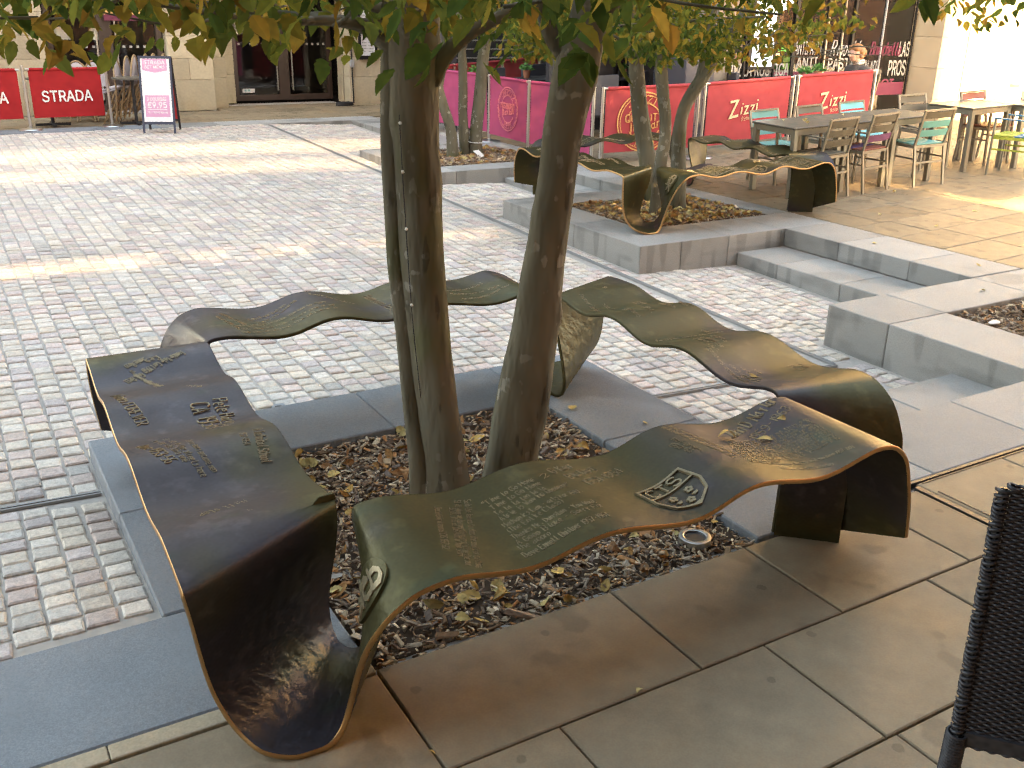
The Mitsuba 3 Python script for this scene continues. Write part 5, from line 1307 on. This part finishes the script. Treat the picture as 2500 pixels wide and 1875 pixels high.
put(cb + '__coil', cat([tube([(7.12 + .17 * math.cos(q) * (1 - .02 * n), 18.45 + .10 * math.sin(q), .035 + .014 * n) for q in np.linspace(0, 6.28, 18)], .012, 5) for n in range(4)]), 'm_cable', True)

# ------------------------------------------------------------------ glass-fronted restaurant on the right
zr = thing('glass_restaurant', 'dark glass-fronted restaurant with white and magenta lettering on its windows', 'building')
YG = 11.30
g0 = float(zterr(11))
XS = [7.95, 8.75, 9.42, 10.0, 10.62, 11.22, 11.60, 12.28, 12.60, 12.86, 13.55, 14.30]
put(zr + '__pillar', box(9.44, 9.98, YG - .12, YG + .3, g0 - .2, 3.6, .01), 'm_grey_pillar')
put(zr + '__pillar', box(7.62, 7.93, YG + 4.0, YG + 4.3, -.1, 3.6, .01), 'm_grey_pillar')
for a, b in ((9.985, 10.62), (10.62, 11.22), (11.22, 11.60), (11.60, 12.28), (12.28, 12.86), (12.86, 13.55), (13.55, 14.28)):
    put(zr + '__pane', arr((np.array([[a, YG, g0 + .08], [b, YG, g0 + .08], [b, YG, 3.2], [a, YG, 3.2]]), np.array([[0, 1, 2, 3]]))), 'm_glass')
for x, w, m in ((9.99, .05, 'm_black'), (10.62, .035, 'm_black'), (11.22, .03, 'm_black'), (11.60, .07, 'm_black'), (12.28, .03, 'm_steel'), (12.62, .026, 'm_steel'), (12.86, .05, 'm_black'), (13.55, .018, 'm_grey_plastic'), (14.28, .03, 'm_black')):
    put(zr + '__mullion', box(x - w / 2, x + w / 2, YG - .035, YG - .004, g0, 3.2, .003), m)
put(zr + '__plinth', box(9.985, 14.32, YG - .05, YG + .05, g0 - .2, g0 + .079), 'm_black')
put(zr + '__door_panel', box(10.03, 10.60, YG + .02, YG + .06, g0 + .09, 3.0), 'm_door_panel')
put(zr + '__magenta_band', cat([box(11.24, 12.84, YG - .0035, YG - .001, .97, 1.01), box(12.9, 14.25, YG - .0035, YG - .001, .62, .82)]), 'm_magenta_print')
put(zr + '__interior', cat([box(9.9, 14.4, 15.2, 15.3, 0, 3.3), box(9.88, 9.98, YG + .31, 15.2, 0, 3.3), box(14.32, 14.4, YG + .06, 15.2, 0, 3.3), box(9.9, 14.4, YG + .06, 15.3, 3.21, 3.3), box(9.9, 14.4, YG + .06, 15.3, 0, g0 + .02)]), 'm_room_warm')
put(zr + '__upper_storeys', box(8.6, 26, YG - .1, 19.0, 3.62, 12.0), 'm_roof_dark')
put(zr + '__fascia', box(9.99, 14.32, YG - .06, YG + .05, 3.205, 3.615), 'm_black')
# the recessed left part of the front, with purple glazing
put(zr + '__recess', box(8.25, 9.43, 12.9, 13.0, 0, 3.6), 'm_stair')
def win_text(s, x, z, h, w, mat, bold=True, y=YG - .004):
    m = meshkit.text_mesh(s, h, .002, bold=bold); q = w / m.vertices[:, 0].max(); v = m.vertices * [q, 1, 1]
    put(zr + '__lettering', xf((v, np.array(m.faces)), frame((x, y, z), (1, 0, 0), (0, 0, 1))), mat)
def win_stroke(s, x, z, h, w, mat, r=.011, slant=.0):
    ms = []
    for v, f in stroke_text(s, h, r, None, w): v[:, 0] += slant * v[:, 1]; ms.append((v, f))
    put(zr + '__lettering', xf(cat(ms), frame((x, YG - .003, z), (1, 0, 0), (0, 0, 1))), mat)
win_text('PIZZA RUSTICA', 10.33, .965, .175, 1.24, 'm_window_letter')
win_text('ANTIPASTI', 11.64, 1.265, .19, .58, 'm_grey_plastic', False)
win_text('ANTI', 11.70, 1.07, .16, .46, 'm_window_letter'); win_text('PASTI', 12.38, 1.045, .16, .58, 'm_window_letter')
win_stroke('Risotti', 12.42, 1.245, .22, .60, 'm_grey_plastic', .010, .25)
win_stroke('Bruschetta', 13.32, 1.245, .20, .72, 'm_magenta_print', .012, .2)
win_text('LASAGNE', 14.28 - .02 - .0, 1.22, .22, .01, 'm_window_letter') if False else None
win_text('LAS', 14.0, 1.23, .22, .27, 'm_window_letter')
win_text('INSALADI', 13.02, .955, .21, .55, 'm_grey_plastic', False); win_text('PROS', 13.80, .93, .23, .44, 'm_window_letter')
win_text('DOLCI', 13.1, .72, .15, .9, 'm_magenta_print')
mb = thing('menu_board', 'bright white menu board in the restaurant window behind the tree', 'menu board')
put(mb + '__frame', box(10.66, 11.19, YG - .06, YG - .038, 1.06, 2.2, .003), 'm_black')
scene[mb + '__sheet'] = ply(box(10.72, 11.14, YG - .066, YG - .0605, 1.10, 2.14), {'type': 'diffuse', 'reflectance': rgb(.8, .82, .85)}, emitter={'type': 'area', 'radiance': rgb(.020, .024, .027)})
labels[mb + '__print'] = {'kind': 'stuff', 'label': 'lines of small print'}
put(mb + '__print', cat([box(10.75 + .13 * (n % 3), 10.75 + .13 * (n % 3) + rs.uniform(.05, .10), YG - .0675, YG - .0664, 1.14 + .06 * (n // 3), 1.155 + .06 * (n // 3)) for n in range(30)]), 'm_grey_plastic')
hs = thing('hygiene_sticker', 'lime green sticker on the restaurant door beside the menu board', 'sticker')
put(hs, box(11.30, 11.47, YG - .003, YG - .001, 1.31, 1.42), 'm_lime')
al = thing('alarm_box', 'small pale alarm call point on the grey door panel', 'alarm')
put(al + '__plate', box(10.37, 10.47, YG - .012, YG - .001, 1.46, 1.57, .003), 'm_grey_plastic'); put(al + '__button', box(10.405, 10.435, YG - .018, YG - .0125, 1.50, 1.53), 'm_slat_red')
fe = thing('chilli_sticker', 'red chilli sticker above the pizza lettering', 'sticker')
put(fe, tube(spline([(10.38, YG - .006, 1.19), (10.46, YG - .006, 1.24), (10.54, YG - .006, 1.22), (10.66, YG - .006, 1.30)], 14), np.linspace(.016, .003, 14), 6), 'm_slat_red', True)
for n, (x, y, z, s, c) in enumerate([(13.5, 13.6, 2.05, .10, (.09, .085, .07)), (13.62, 13.6, 2.0, .10, (.09, .085, .07)), (13.75, 13.6, 2.08, .09, (.09, .085, .07)), (14.05, 13.2, 1.66, .025, (.12, .11, .09)), (13.9, 14.4, 1.35, .018, (.12, .11, .09)), (13.0, 13.0, 1.18, .03, (.05, .02, .004))]):
    lk = thing('interior_lamp', ['left of the three hanging lamps inside the restaurant', 'middle of the three hanging lamps inside the restaurant', 'right of the three hanging lamps inside the restaurant', 'small spotlight inside the window left of the sunlit wall', 'tiny spotlight low inside the window', 'orange counter light beyond the seated person'][n], 'lamp')
    scene[lk + '__bulb'] = ply(trimesh.creation.icosphere(2, s).apply_translation((x, y, z)) if n != 5 else box(12.75, 13.05, 13.0, 13.02, 1.14, 1.2), {'type': 'diffuse', 'reflectance': rgb(.5, .5, .5)}, emitter={'type': 'area', 'radiance': rgb(*c)})
    put(lk + '__cord', tube([(x, y, z + s * .9), (x, y, 3.2)], .004, 5), 'm_black')
ct = thing('counter', 'counter and pale crates inside the restaurant behind the glass', 'counter')
put(ct + '__front', box(13.0, 14.2, 13.3, 13.9, g0, .86, .01), 'm_grey_pillar'); put(ct + '__top', box(12.95, 14.25, 13.25, 13.95, .861, .90, .006), 'm_door_panel')
put(ct + '__crate', cat([box(13.5, 13.8, 13.35, 13.6, .905, 1.02, .01), box(13.52, 13.78, 13.36, 13.6, 1.03, 1.13, .01)]), 'm_plant')
# window print in the recess: a magenta G and pale blue marks
put(zr + '__lettering', xf((lambda m: (m.vertices, np.array(m.faces)))(meshkit.text_mesh('G', .26, .004, bold=True)), frame((9.12, 12.88, 1.15), (1, 0, 0), (0, 0, 1))), 'm_magenta_print')
put(zr + '__lettering', xf(cat(stroke_text('oi.b', .17, .012)), frame((8.55, 12.885, 1.2), (1, 0, 0), (0, 0, 1))), 'm_slat_cyan')

# ------------------------------------------------------------------ sunlit wall at the right
sw = thing('sunlit_wall', 'cream stone wall at the right, dazzling in full sunlight', 'wall')
for zz in range(6):
    for xx in range(9):
        z0, z1 = .1 + .48 * zz, .1 + .48 * (zz + 1)
        x0 = 14.33 + .9 * xx - (.45 if zz % 2 and xx else 0); x1 = 14.33 + .9 * (xx + 1) - (.45 if zz % 2 else 0)
        m = box(x0 + .002, x1 - .002, 10.75, 11.6, z0 + .002, z1 - .002, .004)
        put(sw + '__wall_block', m, 'm_render_wall', uv=const_uv(m, rs.rand(), rs.rand()))
put(sw + '__upper_wall', box(14.33, 26, 10.75, 11.2, 2.99, 12), 'm_render_wall', uv=np.tile([.5, .5], (8, 1)))
put(sw + '__pilaster', box(15.55, 16.1, 10.60, 10.748, .1, 2.98, .008), 'm_render_wall', uv=None)
dp = thing('down_pipe', 'thin grey pipe on the sunlit wall', 'pipe')
put(dp, tube([(14.98, 10.71, .2), (14.98, 10.71, 3.0)], .02, 8), 'm_grey_plastic', True)
bx = thing('meter_box', 'pale meter box on the sunlit wall with a cable above', 'box')
put(bx + '__case', box(16.25, 16.6, 10.62, 10.748, .78, 1.12, .01), 'm_render_wall'); put(bx + '__cable', tube([(16.5, 10.72, 1.12), (16.55, 10.72, 3.0)], .012, 6), 'm_grey_plastic', True)

# ------------------------------------------------------------------ the seated person behind the rightmost barrier
def hull_body(chains, edge=.02, n=12):
    import manifold3d as m3
    parts = []
    for ch in chains:
        for (a, ra), (b, rb) in zip(ch[:-1], ch[1:]):
            s1 = m3.Manifold.sphere(ra, 18).translate(list(a)); s2 = m3.Manifold.sphere(rb, 18).translate(list(b))
            parts.append(m3.Manifold.batch_hull([s1, s2]))
    b = parts[0]
    for p in parts[1:]: b = b + p
    b = b.refine_to_length(edge)
    m = b.to_mesh(); t = trimesh.Trimesh(m.vert_properties[:, :3], m.tri_verts, process=True)
    trimesh.smoothing.filter_taubin(t, iterations=n)
    return t
pe = thing('person', 'seated person with tied auburn hair and dark jacket, head bowed, behind the rightmost barrier', 'person')
PX0, PY0 = 12.0, 10.42
PZ = float(zterr(PX0))
def L(x, y, z): return (PX0 + x, PY0 + y, PZ + z)
face = -1.0     # faces left (-x), head bowed
head = hull_body([[(L(-.02, 0, 1.135), .088), (L(.03, 0, 1.15), .092)], [(L(-.065, 0, 1.10), .058), (L(-.055, 0, 1.055), .045)], [(L(-.112, 0, 1.112), .013), (L(-.128, 0, 1.085), .015)],
                  [(L(.0, 0, 1.07), .055), (L(.07, 0, .95), .06)], [(L(.01, .085, 1.11), .02), (L(.02, .09, 1.09), .016)], [(L(.01, -.085, 1.11), .02), (L(.02, -.09, 1.09), .016)],
                  [(L(-.09, .035, 1.125), .014), (L(-.09, -.035, 1.125), .014)]], .012, 8)
put(pe + '__head', head, 'm_skin', 60)
hair = hull_body([[(L(.0, 0, 1.175), .092), (L(.05, 0, 1.155), .095)], [(L(.055, 0, 1.15), .092), (L(.075, 0, 1.085), .07)], [(L(-.05, .045, 1.19), .05), (L(-.05, -.045, 1.19), .05)], [(L(.13, 0, 1.16), .035), (L(.165, 0, 1.14), .042)], [(L(.165, 0, 1.14), .04), (L(.19, 0, 1.10), .022)], [(L(.02, .06, 1.15), .055), (L(.04, .06, 1.10), .035)], [(L(.02, -.06, 1.15), .055), (L(.04, -.06, 1.10), .035)]], .014, 8)
put(pe + '__hair', hair, 'm_hair', 60)
body = hull_body([[(L(.08, 0, .90), .105), (L(.06, 0, .55), .15)], [(L(.08, .15, .885), .075), (L(.08, -.15, .885), .075)], [(L(.08, -.16, .87), .07), (L(.02, -.22, .66), .055), (L(-.22, -.16, .72), .042)], [(L(.08, .16, .87), .07), (L(.02, .22, .66), .055), (L(-.22, .12, .72), .042)],
                  [(L(.06, .1, .52), .11), (L(-.36, .11, .50), .085), (L(-.36, .11, .10), .06)], [(L(.06, -.1, .52), .11), (L(-.36, -.11, .50), .085), (L(-.36, -.11, .10), .06)]], .03, 10)
put(pe + '__jacket', body, 'm_jacket', 60)
col = hull_body([[(L(.02, .05, .99), .028), (L(.10, .06, 1.01), .034), (L(.15, 0, 1.0), .036), (L(.10, -.06, 1.01), .034), (L(.02, -.05, .99), .028)]], .014, 6)
put(pe + '__collar', col, 'm_collar', 60)
hands = []
for s in (-1, 1):
    y = -.16 if s < 0 else .12
    ch = [[(L(-.23, y, .725), .030), (L(-.30, y - s * .01, .745), .026)]]
    for n in range(4):
        yy = y - s * .01 + (n - 1.5) * .019; Lg = (.060, .072, .068, .05)[n]
        ch.append([(L(-.30, yy, .748), .010), (L(-.30 - Lg * .6, yy, .752), .009), (L(-.30 - Lg, yy, .738), .008)])
    ch.append([(L(-.25, y - s * .025, .735), .012), (L(-.285, y - s * .048, .745), .010), (L(-.31, y - s * .05, .742), .009)])
    put(pe + '__hand', hull_body(ch, .006, 4), 'm_skin', 60)
ck = thing('slatted_chair', 'dark chair under the seated person, hidden behind the barrier', 'chair'); place(ck, SC, PX0 + .08, PY0, 90)

# ------------------------------------------------------------------ small things
ul = thing('ground_light', 'round steel-rimmed uplight set in the bark under the front bench arm', 'light')
put(ul + '__rim', lathe([(.042, -.012), (.042, .002), (.048, .004), (.061, .002), (.063, -.02)], 2.255, 2.405, 36), 'm_steel', 40)
put(ul + '__glass', lathe([(0, -.004), (.043, -.004)], 2.255, 2.405, 30), 'm_black')
tg = thing('tree_tag', 'small white tag on the bark beside the farthest stems', 'tag')
put(tg, xf(box(-.05, .05, -.07, .07, 0, .006), frame((6.30, 11.52, .035), (.9, .3, .05), (-.2, .8, .5))), 'm_litter')
tw = thing('tree_tie', 'pale wire ring round the foot of the farthest right-hand stem', 'wire')
put(tw, tube([(6.364 + .11 * math.cos(q), 11.733 + .11 * math.sin(q), .17 + .01 * math.sin(q)) for q in np.linspace(0, 2 * PI, 24)], .006, 5), 'm_litter', True)
lt = thing('litter', 'crumpled white paper lying in the right-hand planter', 'litter')
put(lt, trimesh.creation.icosphere(2, 1.0).apply_transform(np.diag([.05, .028, .012, 1])).apply_translation((5.83, 3.62, -.012)), 'm_litter')
wr = thing('string_light_cable', 'thin cable with tiny bulbs running down the thick left stem', 'cable')
cp = spline([(1.418, 3.166, 1.50), (1.422, 3.158, 1.30), (1.43, 3.15, 1.05), (1.445, 3.145, .75), (1.47, 3.14, .45)], 30)
put(wr + '__wire', tube(cp, .0016, 5), 'm_cable', True)
for k in (1, 7, 13, 20): put(wr + '__bulb', trimesh.creation.icosphere(1, .006).apply_translation(cp[k] + [0, -.004, 0]), 'm_litter', True)

# fallen leaves: each one lies by itself on stone, bench or table
FL = [('L', 'curled yellow leaf on the front bench arm, left of the signature', 2.155, 2.195, 'F', .062), ('L', 'yellow leaf on the front bench arm right of the dates', 2.40, 2.185, 'F', .034), ('L', 'pale yellow leaf lying flat on the small print of the front arm', 2.275, 2.135, 'F', .052), ('L', 'brown leaf on the right bench arm among the lettering', 2.665, 2.60, 'R', .036),
      ('G', 'long yellow leaf on the far edge stone beside the far bench corner', 2.545, 3.67, 0, .075), ('G', 'small curled yellow leaf in the middle of the right edge stone', 2.75, 3.35, 0, .05), ('G', 'yellow leaf on the right edge stone near the bench arm', 2.83, 3.02, 0, .055), ('G', 'yellow leaf at the edge of the setts by the bench arm', 3.0, 2.92, 0, .05), ('G', 'yellow leaf half behind the front bench arm', 2.74, 2.93, 0, .055),
      ('G', 'small yellow leaf alone on the near brown slab at the bottom', .885, 1.86, 0, .03), ('G', 'tiny yellow leaf in the slab joint', 1.52, 1.79, 0, .03),
      ('G', 'pale leaf on the grey step edge, upper part', 6.95, 5.55, 0, .06), ('G', 'leaf near the corner of the grey edging stones', 7.07, 4.62, 0, .05), ('G', 'leaf on the terrace slabs above the steps', 7.9, 6.30, 0, .06), ('G', 'leaf on the terrace slabs beyond the corner', 8.2, 4.8, 0, .06), ('G', 'leaf near the edge of the grey coping of the right planter', 6.4, 4.12, 0, .05), ('G', 'brown leaf on the right planter coping', 5.42, 3.05, 0, .05), ('G', 'leaf between terrace joints in the middle', 7.95, 5.7, 0, .055),
      ('G', 'yellow leaf beside the farther bench leg', 7.62, 7.0, 0, .06), ('G', 'yellow leaf under the left end of the tables', 7.9, 7.35, 0, .06), ('G', 'leaf on the slabs by the chair legs', 8.9, 6.95, 0, .06), ('G', 'leaf in the sunlit patch of the terrace', 8.8, 5.9, 0, .06), ('G', 'leaf under the turquoise chair', 9.3, 6.85, 0, .05),
      ('T', 'yellow leaf on the left-hand table, near edge', 8.02, 7.48, .735, .06), ('T', 'yellow leaf on the left-hand table, centre', 8.12, 7.62, .735, .055), ('T', 'small yellow leaf on the middle table', 8.78, 7.70, .735, .05), ('T', 'leaf on the left-hand table, far edge', 8.0, 7.8, .735, .05),
      ('B', 'yellow leaf on the back arm of the farther bench', 2.0, 4.15, 'B', .06), ('B', 'orange leaf on the back arm of the farther bench, left', 1.5, 4.2, 'B', .06), ('B', 'yellow leaf on the front arm of the farther bench', 1.9, 2.15, 'F', .06)]
rl = np.random.RandomState(8)
for kind, label, x, y, w, s in FL:
    k = thing('fallen_leaf', label, 'leaf', 'fallen leaves on stone, bench and tables')
    if kind == 'L': z = float(ARM[w](x, y)) + .002
    elif kind == 'B': z = float(ARM[w](x, y)) + .002; x += 4.80; y += 4.68
    elif kind == 'T': z = w + float(zterr(x)) + .012
    else: z = float(zterr(x)) + .003 if (x > 3.0 or y < 4) else .003
    if label.endswith('setts by the bench arm'): z = .004
    m = flat_leaf(x, y, z, s, rl, .45)
    put(k, m, 'm_dead_leaf', False, uv=const_uv(m, [.5, .85, .9, .5, .1][rl.randint(5)], rl.uniform(.5, 1)))

# ------------------------------------------------------------------ unseen buildings round the camera, placed to shade the place and shape the sun
rb = thing('unseen_office_block', 'unseen tall block behind the viewer, placed to shade the foreground, with added sun slats', 'building')
put(rb + '__lower', box(-30, 6.43, -14, -2.3, -.8, 5.35), 'm_brick')  # out of view; keeps the sun off the near terrace and square
put(rb + '__unseen_canopy', box(-9, 6.4, -2.29, 1.1, 3.3, 3.6), 'm_roof_dark')  # unseen overhang, placed to darken the slabs near the camera
put(rb + '__added_sun_screen', cat([box(-30, 6.43, -2.6, -2.31, 5.80, 7.75), box(-30, 6.43, -2.6, -2.31, 9.25, 24.0)]), 'm_brick')  # added panels: shade the far frontage, gaps leave sun bands on the square
lou = []
for z0, z1 in ((5.36, 5.79), (7.76, 9.24)):
    n = int((z1 - z0) / .075)
    for k in range(n):
        z = z0 + (z1 - z0) * (k + .5) / n
        lou.append(box(-30, 6.43, -2.53, -2.522, z - .0332, z + .0332))
lou += [box(-30, 6.43, -2.49, -2.47, 8.25, 8.62)]
lou += [box(x - .6, x + .6, -2.49, -2.46, 5.36, 9.24) for x in (-9.5, -5.9, 2.2, 4.9)]
put(rb + '__added_louvre', cat(lou), 'm_grey_plastic')  # added slats thin the sun into streaks, standing in for window reflections
put(rb + '__unseen_bridge', box(6.43, 10.35, -3.8, -2.3, 5.5, 24.0), 'm_brick')  # out of view, placed to bound the sun patch on the terrace
put(rb + '__unseen_bridge_base', box(6.43, 10.35, -3.79, -2.31, -.8, 4.15), 'm_brick')  # out of view, cuts the sun patch short and dims nearer ground
r2 = thing('unseen_brick_block', 'unseen tall brick block out of the picture, bounding the sunny gap', 'building')
put(r2, box(25, 44, -16, -2.3, -.8, 14), 'm_brick')  # out of view, set far off so more sun warms the right side
r3 = thing('unseen_brick_block', 'unseen brick building on the left, out of the picture, bounding the sky light', 'building')
put(r3, box(-34, -20, 2, 30, -.8, 8), 'm_brick')  # out of view, set back and kept low to let in sky light
r4 = thing('unseen_brick_block', 'high wall of buildings behind the dark stairs', 'building')
put(r4, box(8.25, 26, 22.5, 30, -.8, 13), 'm_stair')
